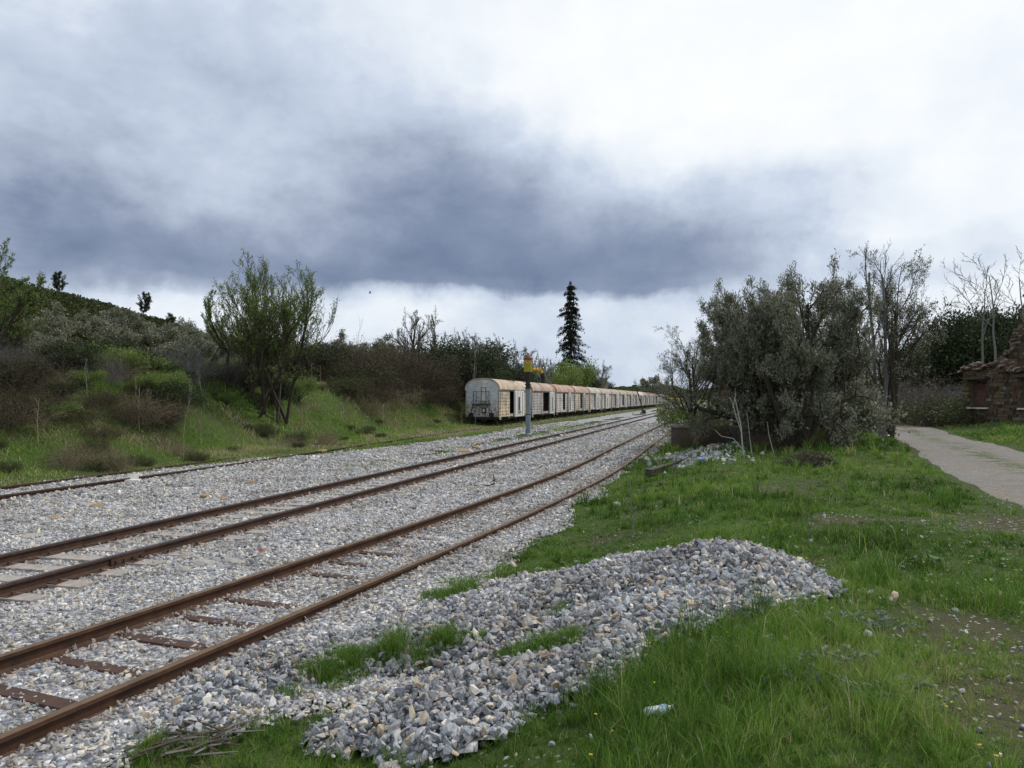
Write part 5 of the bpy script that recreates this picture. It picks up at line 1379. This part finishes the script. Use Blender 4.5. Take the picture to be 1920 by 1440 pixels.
#@@PART3
# ================================================================== wagons
UA = R(90)-TH      # not used for rotation: wagons are built along +Y and turned by -TH
WL_, WW, WB, WE, WR = 10.35, 1.42, .66, 2.88, 3.80      # length, half width, body bottom, eaves, roof top
def arch(hw, z0, z1, n=12):
    out = []
    for k in range(n+1):
        a = math.pi*k/n; c = math.cos(a); s = math.sin(a)
        out.append((-hw*math.copysign(abs(c)**.8, c), z0+(z1-z0)*s**.9))
    return out
def side_sheet(b, x, thick, y0, y1, z0, z1, m, nz=1):
    b.box(min(x, x+thick), max(x, x+thick), y0, y1, z0, z1, m)
def build_wagon(i, tint, rooft, endt, op0, op1, door0, doorw, label, white_door=True):
    s = 57.6+i*11.0; x, y = xy(s, -18.42)
    zb = -.02 if i < 3 else 0
    root = thing('freight_wagon', label, 'freight wagon', (x, y, zb), -TH, 'row of abandoned wagons on the siding')
    rg = random.Random(300+i)
    def part(name, b, m, parent=None, col=None, smooth=False):
        o = ob(name, b.mesh(name, m, smooth), parent or root)
        if col is not None: o.color = (*col, 1)
        return o
    # walls: near side with the doorway, far side, floor
    b = MB(); t = .07
    b.box(WW-t, WW, 0, op0, WB, WE); b.box(WW-t, WW, op1, WL_, WB, WE); b.box(WW-t, WW, op0+.001, op1-.001, WE-.10, WE-.003)
    b.box(WW-t, WW, op0+.001, op1-.001, WB+.003, WB+.22)
    b.box(-WW, -WW+t, 0, WL_, WB, WE)
    for yy in np.arange(0.35, WL_, .93*2):      # vertical ribs
        if op0-.1 < yy < op1+.1 or door0-.1 < yy < door0+doorw+.1: continue
        b.box(WW+.001, WW+.035, yy-.04, yy+.04, WB+.02, WE-.05)
    part('side_wall', b, MW['side'], col=tint)
    b = MB(); b.box(-WW+t, WW-t, .1, WL_-.1, WB+.05, WB+.20); b.box(-WW+t+.01, WW-t-.01, WL_*.5-.02, WL_*.5+.02, WB+.2, WE); b.box(-.02, 0, .2, WL_-.2, WB+.2, WE)  # floor and upright near-black sheets; doorway shade put into their colour
    part('floor', b, M_INSHADE)
    # roof shell with overlap seams
    b = MB(); o_ = arch(WW+.05, WE-.03, WR); n = len(o_); i_ = arch(WW-.02, WE-.03, WR-.06)
    vs = [(x_, -.05, z) for x_, z in o_]+[(x_, WL_+.05, z) for x_, z in o_]+[(x_, -.05, z) for x_, z in i_]+[(x_, WL_+.05, z) for x_, z in i_]
    fs = []
    for k in range(n-1): fs += [(k, k+1, n+k+1, n+k), (2*n+k, 3*n+k, 3*n+k+1, 2*n+k+1), (k, 2*n+k, 2*n+k+1, k+1), (n+k, n+k+1, 3*n+k+1, 3*n+k)]
    fs += [(0, n, 3*n, 2*n), (n-1, 3*n-1, 4*n-1, 2*n-1)]
    b.add(vs, fs)
    for yy in (0.05, WL_*.48, WL_-.05):
        q = arch(WW+.075, WE-.03, WR+.03); q2 = arch(WW+.045, WE-.03, WR-.005); m_ = len(q)
        vs = [(x_, yy-.05, z) for x_, z in q]+[(x_, yy+.05, z) for x_, z in q]+[(x_, yy-.05, z) for x_, z in q2]+[(x_, yy+.05, z) for x_, z in q2]
        fs = []
        for k in range(m_-1): fs += [(k, k+1, m_+k+1, m_+k), (k, 2*m_+k, 2*m_+k+1, k+1), (m_+k, m_+k+1, 3*m_+k+1, 3*m_+k)]
        b.add(vs, fs)
    part('roof', b, MW['roof'], col=rooft, smooth=True)
    # end walls (arched)
    for yy, nm in ((.0, 'end_wall'), (WL_-.06, 'end_wall')):
        b = MB(); poly = [(-WW+.005, WB-.02), ]+arch(WW-.005, WE, WR-.06)+[(WW-.005, WB-.02)]
        b.prism(poly, yy-.0, yy+.06); 
        ew = part(nm, b, MW['end'], col=endt)
        if yy == 0.:
            e = MB()     # framed platform with ladder rails, boxed cabinet, lamp iron
            for xx, h0, h1 in ((-.72, .75, 2.75), (.62, 1.75, 2.75)): e.tube([(xx-.22*(xx < 0), -.16, h0), (xx, -.16, 1.75), (xx+.03, -.16, h1)] if xx < 0 else [(xx, -.16, h0), (xx, -.16, h1)], .022, 6)
            e.tube([(-.5, -.16, 1.1), (-.46, -.16, 1.75), (-.42, -.16, 2.72)], .018, 6); e.tube([(.70, -.14, .85), (.68, -.14, 1.80)], .018, 6)
            for zz in (1.95, 2.72): e.tube([(-.70, -.17, zz), (.64, -.17, zz)], .018, 6)
            for zz in (.95, 1.2, 1.45): e.tube([(-.88+zz*.08, -.16, zz), (-.55+zz*.03, -.16, zz)], .014, 5)
            e.box(-.80, .72, -.42, .0, 1.68, 1.74)
            e.tube([(-.05, -.17, 1.74), (-.02, -.17, 3.05)], .02, 6); e.tube([(.36, -.17, 1.74), (.36, -.17, 3.05)], .02, 6); e.tube([(-.05, -.17, 3.05), (.36, -.17, 3.05)], .018, 6)
            part('brakeman_platform', e, M_BLACKM, ew if False else root)
            c = MB(); c.box(.0, .34, -.10, -.003, 1.9, 3.30); c.box(.03, .40, -.12, -.004, 3.33, 3.52, rot=Matrix.Rotation(.2, 3, 'Y')); part('cabinet', c, MW['door'], col=(.40, .36, .28))
            c = MB(); c.box(-.02, .32, -.07, -.004, .98, 1.42); part('number_plate', c, M_BLACKM, col=None)
            c = MB(); c.box(.07, .23, -.085, -.072, 1.08, 1.32); part('card', c, M_WHITE)
    # door panel standing proud of the side
    b = MB(); d0 = door0; b.box(WW+.06, WW+.15, d0, d0+doorw, WB-.06, WE-.03)
    for q in range(4): b.box(WW+.151, WW+.20, d0+doorw*(q+.15)/4, d0+doorw*(q+.15)/4+.06, WB+.0, WE-.1)
    dr = part('door', b, MW['door'], col=tint if not white_door else (.62, .61, .58))
    b = MB(); b.box(WW+.20, WW+.24, d0+doorw*.35, d0+doorw*.42, 1.1, 2.3); b.box(WW+.15, WW+.24, d0+doorw*.33, d0+doorw*.6, .95, 1.02); part('handle', b, M_BLACKM, dr)
    b = MB(); b.box(WW-.0+.002, WW+.10, .4, WL_-.4, WE-.03, WE+.02); b.box(WW+.002, WW+.12, 2.2, WL_-1., WB-.10, WB-.05); part('door_rail', b, M_BLACKM)
    # underframe, hanging skirt tatters
    b = MB(); b.box(-.95, .95, -.05, WL_+.05, .42, WB-.02); b.box(-WW+.1, WW-.12, -.12, .05, .50, WB+.02); b.box(-WW+.1, WW-.12, WL_-.05, WL_+.12, .50, WB+.02)
    b.box(-.7, .7, 3.4, 4.6, .22, .44); b.box(-.75, -.5, 1, WL_-1, .36, .42); b.box(.5, .75, 1, WL_-1, .36, .42)
    part('underframe', b, M_BLACKM)
    b = MB()
    for yy in (.02, .30, op0-.25, op1+.35, WL_-.5, WL_-.15):
        if rg.random() < .75: b.box(WW-.05, WW+.02, yy, yy+rg.uniform(.08, .28), WB-rg.uniform(.10, .38), WB-.003)
    if b.v: part('skirt_plate', b, MW['side'], col=(.55, .47, .38))
    for yy in (1.5, WL_-1.5):
        for sg in (-1, 1):
            b = MB(); k = 20; pr = [(.0, -.05), (.40, -.05), (.42, .0), (.40, .05), (0.0, .05)]
            b.tube([(sg*.68, yy, .45), (sg*.71, yy, .45), (sg*.81, yy, .45), (sg*.84, yy, .45)], [.20, .47, .47, .12], 20); part('wheel', b, M_BLACKM)
        b = MB(); b.tube([(-.68, yy, .45), (.68, yy, .45)], .07, 8); part('axle', b, M_BLACKM)
        for sg in (-1, 1):
            b = MB(); b.box(sg*.92-.03, sg*.92+.03, yy-.45, yy+.45, .44, .58); b.box(sg*.95-.07, sg*.95+.07, yy-.13, yy+.13, .33, .55); part('axle_box', b, M_BLACKM)
    for yy, dr_ in ((0, -1), (WL_, 1)):
        for sg in (-1, 1):
            b = MB(); b.tube([(sg*.87, yy, .96-.42+.28), (sg*.87, yy+dr_*.28, .82)], .08, 10); b.tube([(sg*.87, yy+dr_*.28, .82), (sg*.87, yy+dr_*.33, .82)], .21, 14); part('buffer', b, M_BLACKM)
    return root
CR = (.60, .50, .34); WH = (.60, .58, .54); GR = (.40, .40, .41); YE = (.62, .47, .25); RD = (.40, .26, .20); OLV = (.32, .30, .24)
cols = [ # tint, roof, end, opening start/end, door start/width, label
 (YE, (.46, .38, .27), (.56, .60, .64), 3.2, 4.9, 4.3, 3.2, 'nearest wagon, ochre planked sides, tan roof and grey end wall with brakeman platform'),
 ((.40, .40, .42), (.33, .24, .18), WH, 4.7, 7.4, 7.2, 2.2, 'second wagon from the near end, pale grey with a wide black doorway'),
 (WH, (.38, .23, .18), GR, 3.6, 5.0, 6.3, 1.4, 'third wagon from the near end, white grid sides under a rust red roof'),
 (CR, (.38, .26, .19), GR, 3.7, 5.1, 5.3, 1.2, 'fourth wagon from the near end, yellowish sides and streaked rusty roof'),
 (WH, (.44, .42, .36), GR, 3.3, 4.2, 4.6, 3.0, 'fifth wagon from the near end, white with a pale grey roof rim'),
 (CR, (.40, .36, .26), GR, 2.4, 2.9, 3.2, 3.4, 'sixth wagon from the near end, cream sides and mossy roof'),
 (GR, (.38, .33, .24), WH, 3.6, 4.6, 4.8, 3.0, 'seventh wagon from the near end, grey sides with white door'),
 (WH, (.36, .32, .24), GR, 3.0, 5.0, 5.2, 2.6, 'eighth wagon from the near end, a door pushed out beside a dark gap'),
 (OLV, (.34, .29, .22), GR, 4., 4.8, 5., 2.6, 'ninth wagon from the near end, drab grey green sides'),
 (GR, (.33, .25, .20), WH, 3.4, 4.8, 5.2, 2.6, 'tenth wagon from the near end, behind the slanted lever post'),
 (WH, (.62, .60, .57), WH, 3.0, 4.6, 4.8, 2.6, 'eleventh wagon from the near end, with a bright patch of roof'),
 (RD, (.33, .21, .16), GR, 3.8, 5.2, 5.4, 2.6, 'twelfth wagon from the near end, reddish sides'),
 (WH, (.33, .22, .17), GR, 3.2, 4.2, 4.4, 2.6, 'thirteenth wagon from the near end, white sides under a rusty roof'),
 (CR, (.34, .25, .18), GR, 4.0, 5.2, 5.4, 2.6, 'fourteenth wagon from the near end, cream sides'),
 (GR, (.35, .30, .22), GR, 3.0, 4.8, 5.0, 2.6, 'fifteenth wagon from the near end, grey sides'),
 (WH, (.37, .33, .24), GR, 4.0, 5.2, 5.4, 2.6, 'sixteenth wagon from the near end, white sides and mossy roof'),
 (GR, (.38, .34, .26), GR, 3.4, 4.6, 5.4, 2.6, 'seventeenth wagon from the near end, dull grey'),
 (CR, (.40, .36, .28), GR, 4.0, 5.2, 5.4, 2.6, 'eighteenth wagon from the near end, next to last before the branches hide the row'),
 (WH, (.40, .36, .28), GR, 4.0, 5.2, 5.4, 2.6, 'farthest visible wagon at the end of the row')]
for i, (t_, r_, e_, a_, b_, c_, d_, lab) in enumerate(cols): build_wagon(i, t_, r_, e_, a_, b_, c_, d_, lab)

# ================================================================== water crane
cx, cy = G(990, 814, -.12); cz = hz(cx, cy)
o = thing('water_crane', 'old yellow headed locomotive water crane on a grey blue column beside the main line', 'water crane', (cx, cy, cz))
b = MB(); b.lathe([(.24, 0), (.24, .05), (.165, .10), (.155, 1.30), (.175, 1.31), (.175, 1.36), (.155, 1.37), (.150, 2.85), (.17, 2.86), (.17, 2.92), (.10, 2.93)], n=24); ob('column', b.mesh('column', M_CRANE, True), o)
b = MB(); b.lathe([(.158, 1.285), (.180, 1.285), (.180, 1.325), (.158, 1.325)], n=24); ob('band', b.mesh('band', M_BLACKM), o)
b = MB(); b.lathe([(.12, 2.90), (.21, 2.92), (.21, 2.98), (.14, 3.0), (.14, 3.12), (.20, 3.14), (.20, 3.20), (.14, 3.22), (.13, 3.55), (.15, 3.6), (.13, 3.98)], n=20); ob('pipe', b.mesh('pipe', M_BLACKM, True), o)
b = MB(); b.lathe([(.05, 3.95), (.255, 3.97), (.265, 4.0), (.265, 4.74), (.05, 4.76)], n=28); hd = ob('head', b.mesh('head', M_YEL, True), o)
b = MB(); b.lathe([(.05, 4.73), (.31, 4.75), (.31, 4.83), (.26, 4.88), (.22, 4.98), (.12, 5.06), (.05, 5.08), (.045, 5.11), (.06, 5.13), (.05, 5.17), (.01, 5.19)], n=24); ob('cap', b.mesh('cap', M_REDC, True), o)
b = MB(); ad = Vector((math.sin(R(52)), math.cos(R(52)), 0)).normalized()
pts = [ad*.2+Vector((0, 0, 4.10)), ad*.55+Vector((0, 0, 4.12)), ad*.95+Vector((0, 0, 4.06)), ad*1.15+Vector((0, 0, 3.92))]
b.tube(pts, [.115, .125, .125, .12], 12); 
for p in (.30, .62, .92): b.tube([ad*p+Vector((0, 0, 4.115)), ad*(p+.05)+Vector((0, 0, 4.115))], .155, 12)
ob('arm', b.mesh('arm', M_ORA, True), o)
b = MB(); p = ad*1.15; b.tube([p+Vector((0, 0, 3.95)), p+ad*.08+Vector((0, 0, 3.70)), p+ad*.10+Vector((0, 0, 3.55)), p+ad*.11+Vector((0, 0, 3.30))], [.13, .15, .13, .17], 12); ob('spout', b.mesh('spout', M_BLACKM, True), o)
b = MB(); b.tube([Vector((.27, .02, 4.70)), Vector((.31, .02, 4.45)), Vector((.28, .02, 4.2))], .02, 6); ob('handle', b.mesh('handle', M_BLACKM), o)

# switch lever post leaning before the wagons, white board, chimney
lx, ly = G(1207, 775, -.1); lz = hz(lx, ly)
o = thing('signal_post', 'dark leaning post with a small crosspiece in front of the far wagons', 'post', (lx, ly, lz))
b = MB(); b.tube([(0, 0, 0), (-.62, 0, 2.2), (-1.25, 0, 4.35)], [.11, .09, .07], 8); ob('pole', b.mesh('pole', M_BLACKM), o)
b = MB(); b.box(-1.75, -.95, -.05, .05, 4.25, 4.42); b.tube([(-1.3, 0, 4.3), (-1.3, 0, 4.6)], .06, 6); ob('crosspiece', b.mesh('crosspiece', M_BLACKM), o)
b = MB(); b.box(-.35, .25, -.25, .25, 0, .55, jit=.04, rng=random.Random(2)); ob('counterweight', b.mesh('counterweight', M_BLACKM), o)
lx, ly = G(1194, 777, -.1); lz = hz(lx, ly)
o = thing('white_board', 'white plank on short posts on the verge near the leaning post', 'board', (lx, ly, lz), .05)
b = MB(); b.box(-.75, .75, -.12, .12, .42, .50); ob('plank', b.mesh('plank', M_WHITE), o)
for xx in (-.55, .55):
    b = MB(); b.box(xx-.04, xx+.04, -.04, .04, 0, .417); ob('leg', b.mesh('leg', M_BLACKM), o)
px0 = at(1132, 158)
o = thing('chimney', 'broken masonry chimney stub above the wagon roofs right of the spruce', 'chimney', px0)
hh = need(1132, 158, 709); b = MB(); rq = random.Random(8)
b.box(-.85, .85, -.8, .8, -.3, hh-.8, jit=.05, rng=rq); b.box(-.95, .55, -.8, .8, hh-.79, hh, jit=.12, rng=rq); ob('shaft', b.mesh('shaft', [simple('chimney stone', (.20, .17, .14), (.36, .31, .26), 2)]), o)
b = MB(); b.box(.5, 1.6, -.6, .6, -.3, hh*.55, jit=.1, rng=rq); ob('wall_stub', b.mesh('wall_stub', M_MORT), o)

# concrete block by the rails and ruined platform edge
bx, by = 7.75, 33.2
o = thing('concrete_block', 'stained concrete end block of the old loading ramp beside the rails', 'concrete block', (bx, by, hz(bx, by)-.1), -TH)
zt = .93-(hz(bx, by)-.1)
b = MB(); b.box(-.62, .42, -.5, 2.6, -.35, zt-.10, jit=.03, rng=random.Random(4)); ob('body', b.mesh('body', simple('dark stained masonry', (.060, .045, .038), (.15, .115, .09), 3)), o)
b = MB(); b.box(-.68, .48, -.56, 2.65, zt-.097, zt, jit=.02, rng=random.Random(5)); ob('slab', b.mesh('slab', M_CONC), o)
# low rubble ridge with pale grit in front of the ramp
for q, (px, py, r, lab) in enumerate(((1300, 842, .8, 'pale rubble patch on the mound below the concrete block'), (1320, 858, .7, 'lower pale rubble patch left of the white dead sapling'))):
    gx0, gy0 = G(px, py, .3); rg = np.random.default_rng(500+q); n = 420
    x = gx0+rg.normal(0, r*.8, n); y = gy0+rg.normal(0, r*1.3, n)
    me = stones('rubble', np.stack([x-gx0, y-gy0, H(x, y)-hz(gx0, gy0)+.03], 1), .06*rg.lognormal(0, .4, n), M_STONE, rg)
    ob('rubble_patch', me, None, lab, 'rubble', None, 'stuff', (gx0, gy0, hz(gx0, gy0)))
b = MB(); g0 = G(1215, 878, .2); g1 = G(1290, 850, .3)
gx0, gy0 = (g0[0]+g1[0])/2, (g0[1]+g1[1])/2
o = thing('timber_beam', 'dark rotting timber lying in the grass below the concrete block', 'timber', (gx0, gy0, hz(gx0, gy0)+.06), math.atan2(g1[1]-g0[1], g1[0]-g0[0]))
Lb = math.hypot(g1[0]-g0[0], g1[1]-g0[1])/2; b.box(-Lb, Lb*.3, -.09, .09, -.06, .10, jit=.03, rng=random.Random(6)); b.box(Lb*.34, Lb, -.08, .10, -.04, .12, jit=.03, rng=random.Random(7)); ob('beam', b.mesh('beam', simple('rotten timber', (.03, .024, .018), (.11, .09, .07), 8)), o)

# ================================================================== ruined stone buildings
def stone_wall(name, parent, p0, p1, z0, topf, openings, thick=.55, seed=1, bw=(.12, .48), bh=(.08, .22)):
    rg = np.random.default_rng(seed); p0 = np.array(p0, float); p1 = np.array(p1, float)
    Lw = np.linalg.norm(p1-p0); d = (p1-p0)/Lw; nrm = np.array([d[1], -d[0]])     # outward = right of p0->p1
    V = []; rnd = []; z = z0
    while True:
        h = rg.uniform(*bh); u = -rg.uniform(0, .3); any_ = False
        while u < Lw:
            w = rg.uniform(*bw); a, b_ = max(0, u), min(Lw, u+w); u += w
            if b_-a < .06: continue
            mid_ = (a+b_)/2
            if z+h*.6 > topf(mid_/Lw)+rg.normal(0, .05): continue
            any_ = True
            segs = [(a, b_)]
            for oa, ob_, oz0, oz1 in openings:
                if z+h*.5 > oz0 and z+h*.5 < oz1:
                    ns = []
                    for q0, q1 in segs:
                        if q1 <= oa or q0 >= ob_: ns.append((q0, q1))
                        else:
                            if q0 < oa-.04: ns.append((q0, oa))
                            if q1 > ob_+.04: ns.append((ob_, q1))
                    segs = ns
            for q0, q1 in segs:
                g = .012; pr = rg.uniform(-.02, .05)
                for aa in (q0+g, q1-g):
                    for oo in (pr, -thick):
                        for zz in (z+g, z+h-g):
                            xyv = p0+d*aa+nrm*oo; V.append([xyv[0]+rg.normal(0, .008), xyv[1]+rg.normal(0, .008), zz+rg.normal(0, .008)])
                rnd.append(rg.random())
        z += h
        if not any_ and z > z0+1: break
        if z > z0+12: break
    V = np.array(V); n = len(V)//8
    Q = (CF[None]+np.arange(n)[:, None, None]*8).reshape(-1, 4)
    w = ob(name, mesh_np(name, V, Q, M_RUIN, {'rnd': np.repeat(rnd, 8)}), parent)
    # mortar core, recessed, in columns following the top
    b = MB(); k = int(Lw/.35)+1; ed = sorted(set([0, Lw]+[Lw*q/k for q in range(k)]+[o_[0] for o_ in openings]+[o_[1] for o_ in openings]))
    for a, c in zip(ed[:-1], ed[1:]):
        m_ = (a+c)/2; tp = topf(m_/Lw)-.15; spans = [(z0, tp)]
        for oa, ob_, oz0, oz1 in openings:
            if oa <= m_ <= ob_: spans = [(z0, oz0), (oz1, tp)]
        for s0, s1 in spans:
            if s1-s0 < .05: continue
            q = [p0+d*a-nrm*.04, p0+d*c-nrm*.04, p0+d*c-nrm*(thick-.05), p0+d*a-nrm*(thick-.05)]
            b.add([(*v, s0) for v in q]+[(*v, s1) for v in q], [(0, 1, 2, 3), (7, 6, 5, 4), (0, 4, 5, 1), (1, 5, 6, 2), (2, 6, 7, 3), (3, 7, 4, 0)])
    ob('mortar_core', b.mesh('mortar_core', M_MORT), w)
    return w
# facade runs along the view with its face towards the road (-X side)
RZ = .75
A_, B_ = (26.85, 44.45), (27.9, 33.4)      # far corner -> near end (right of photo)
org = (27.2, 40., 0)
root = thing('ruined_house', 'roofless ruined rubble stone house with two windows at the right photo edge', 'ruin', org)
def loc2(p): return (p[0]-org[0], p[1]-org[1])
def topA(u):      # ragged wall head rising towards the near end
    return 3.70+.25*math.sin(u*9)+.5*max(0, (u-.45))*2+.12*math.sin(u*31)
Lf = math.hypot(B_[0]-A_[0], B_[1]-A_[1])
def udist(Z): return (A_[1]-Z)/(A_[1]-B_[1])*Lf
ops = [(udist(43.9), udist(42.5), 1.62, 3.22), (udist(40.0), udist(38.4), 1.62, 3.25), (udist(36.4), udist(35.0), 1.62, 3.2)]
# outward normal must face -X: going from A to B (towards -Y) the right side is -X
stone_wall('front_wall', root, loc2(A_), loc2(B_), .35, topA, ops, .55, 3)
stone_wall('gable_wall', root, loc2((33.2, 45.0)), loc2((27.0, 44.55)), .35, lambda u: 3.4+1.2*(1-u)+.2*math.sin(u*17), [], .5, 5)
stone_wall('cross_wall', root, loc2((27.45, 42.15)), loc2((33.2, 42.4)), .35, lambda u: 3.75+3.1*max(0, min(1, (u-.03)*3.4))+.18*math.sin(u*23)+.1*math.sin(u*61), [], .5, 7)
stone_wall('rear_wall', root, loc2((34.4, 33.)), loc2((33.3, 45.)), .35, lambda u: 4.3+.4*math.sin(u*12), [], .5, 8)
for q, (a, c, z0_, z1_) in enumerate(ops):
    d = Vector((B_[0]-A_[0], B_[1]-A_[1], 0)).normalized(); nrm = Vector((d.y, -d.x, 0)); m_ = Vector((*loc2(A_), 0))+d*(a+c)/2; ang = math.atan2(d.y, d.x)
    b = MB(); b.box(-(c-a)/2-.12, (c-a)/2+.12, -.16, .10, -.09, -.005); ob('window_sill', b.mesh('window_sill', simple('pale sill stone', (.42, .41, .38), (.62, .60, .56), 4)), root, loc=m_+nrm*.0+Vector((0, 0, z0_)), rz=ang)
    b = MB(); b.box(-(c-a)/2-.2, (c-a)/2+.2, -.30, -.02, .004, .17); ob('lintel', b.mesh('lintel', M_BARK), root, loc=m_+Vector((0, 0, z1_)), rz=ang)
    b = MB()
    for k in range(int((z1_-z0_-.25)/.12)): b.box(-(c-a)/2+.01, (c-a)/2-.01, .28, .45, .02+k*.12, .02+k*.12+.108, jit=.012, rng=random.Random(k+q*9))
    ob('brick_infill', b.mesh('brick_infill', simple('old brick infill', (.06, .032, .024), (.13, .062, .045), 6)), root, loc=m_+Vector((0, 0, z0_)), rz=ang)
# fallen tiles and slabs along the wall heads
b = MB(); rq = random.Random(12)
for q in range(300):
    u = rq.random(); p = Vector((*loc2(A_), 0))+Vector((B_[0]-A_[0], B_[1]-A_[1], 0))*u; dz = topA(u); dx = rq.uniform(-.25, .35)
    p += Vector((dx, rq.uniform(-.2, .2), dz+.06+max(0, dx)*.60+rq.uniform(-.08, .1)))
    b.box(p.x-.13, p.x+.13, p.y-.10, p.y+.10, p.z-.02, p.z+.02, 0, rot=Matrix.Rotation(rq.gauss(-.45, .3), 3, 'Y') @ Matrix.Rotation(rq.gauss(0, .3), 3, 'X') @ Matrix.Rotation(rq.random()*3, 3, 'Z'))
ob('roof_tiles', b.mesh('roof_tiles', M_TILE), root)
b = MB()
for q in range(170):      # slipped tiles and slabs lying on the sloping head of the cross wall
    u = rq.random(); zt_ = 3.75+3.1*max(0, min(1, (u-.03)*3.4))
    p = Vector((27.4-org[0]+u*6.4, 2.2+rq.uniform(-.25, .35), zt_+.12+rq.uniform(-.05, .16)))
    b.box(p.x-.14, p.x+.14, p.y-.10, p.y+.10, p.z-.025, p.z+.025, 0, rot=Matrix.Rotation(rq.gauss(-.6, .35), 3, 'Y') @ Matrix.Rotation(rq.gauss(0, .3), 3, 'X') @ Matrix.Rotation(rq.random()*3, 3, 'Z'))
ob('roof_tiles', b.mesh('roof_tiles', M_TILE), root)
naked(1838, 43, 500, 3.5, 'leafless grey tree leaning left out of the ruin wall head', 1.6, .5, -.22)
naked(1868, 42.4, 458, 4.0, 'tallest leafless tree growing from the middle of the ruin', 1.5, 2.0, -.02)
naked(1935, 40, 470, 3.6, 'leafless tree at the right photo edge above the ruin', 1.4, 4.0, -.05)
# gable ruin behind the large olive
org = (17.2, 58., 0)
root = thing('ruined_gable', 'dark ruined stone station building half hidden behind the large olive tree', 'ruin', org, 0)
def topG(u): return 5.0+.75*(1-abs(u-.5)*2)+.15*math.sin(u*21)
stone_wall('gable_wall', root, (-1.1, -.0), (5.6, -1.6), -.4, topG, [(4.2, 5.2, 1.2, 2.9)], .5, 21)
stone_wall('side_wall', root, (-1.1+3.2, 11.8), (-1.1, .05), -.4, lambda u: 4.9+.2*math.sin(u*18), [(3., 4., 1.2, 2.9), (7., 8., .3, 2.7)], .5, 22)
# little bird in flight
bz = EYE+(748-549)/F*60; o = thing('bird', 'tiny dark bird flying below the cloud edge', 'bird', ((693-960)/F*60, 60, bz))
b = MB(); b.tube([(-.13, 0, 0), (-.05, 0, .01), (.05, 0, .01), (.12, 0, .0)], [.008, .035, .04, .01], 8); b.add([(0, 0, .02), (-.05, -.02, .16), (.06, -.04, .15), (.05, 0, .02)], [(0, 1, 2, 3)]); b.add([(0, 0, .0), (-.05, .04, .13), (.05, .07, .12), (.05, 0, .0)], [(0, 1, 2, 3)])
ob('body', b.mesh('body', M_BLACKM), o)
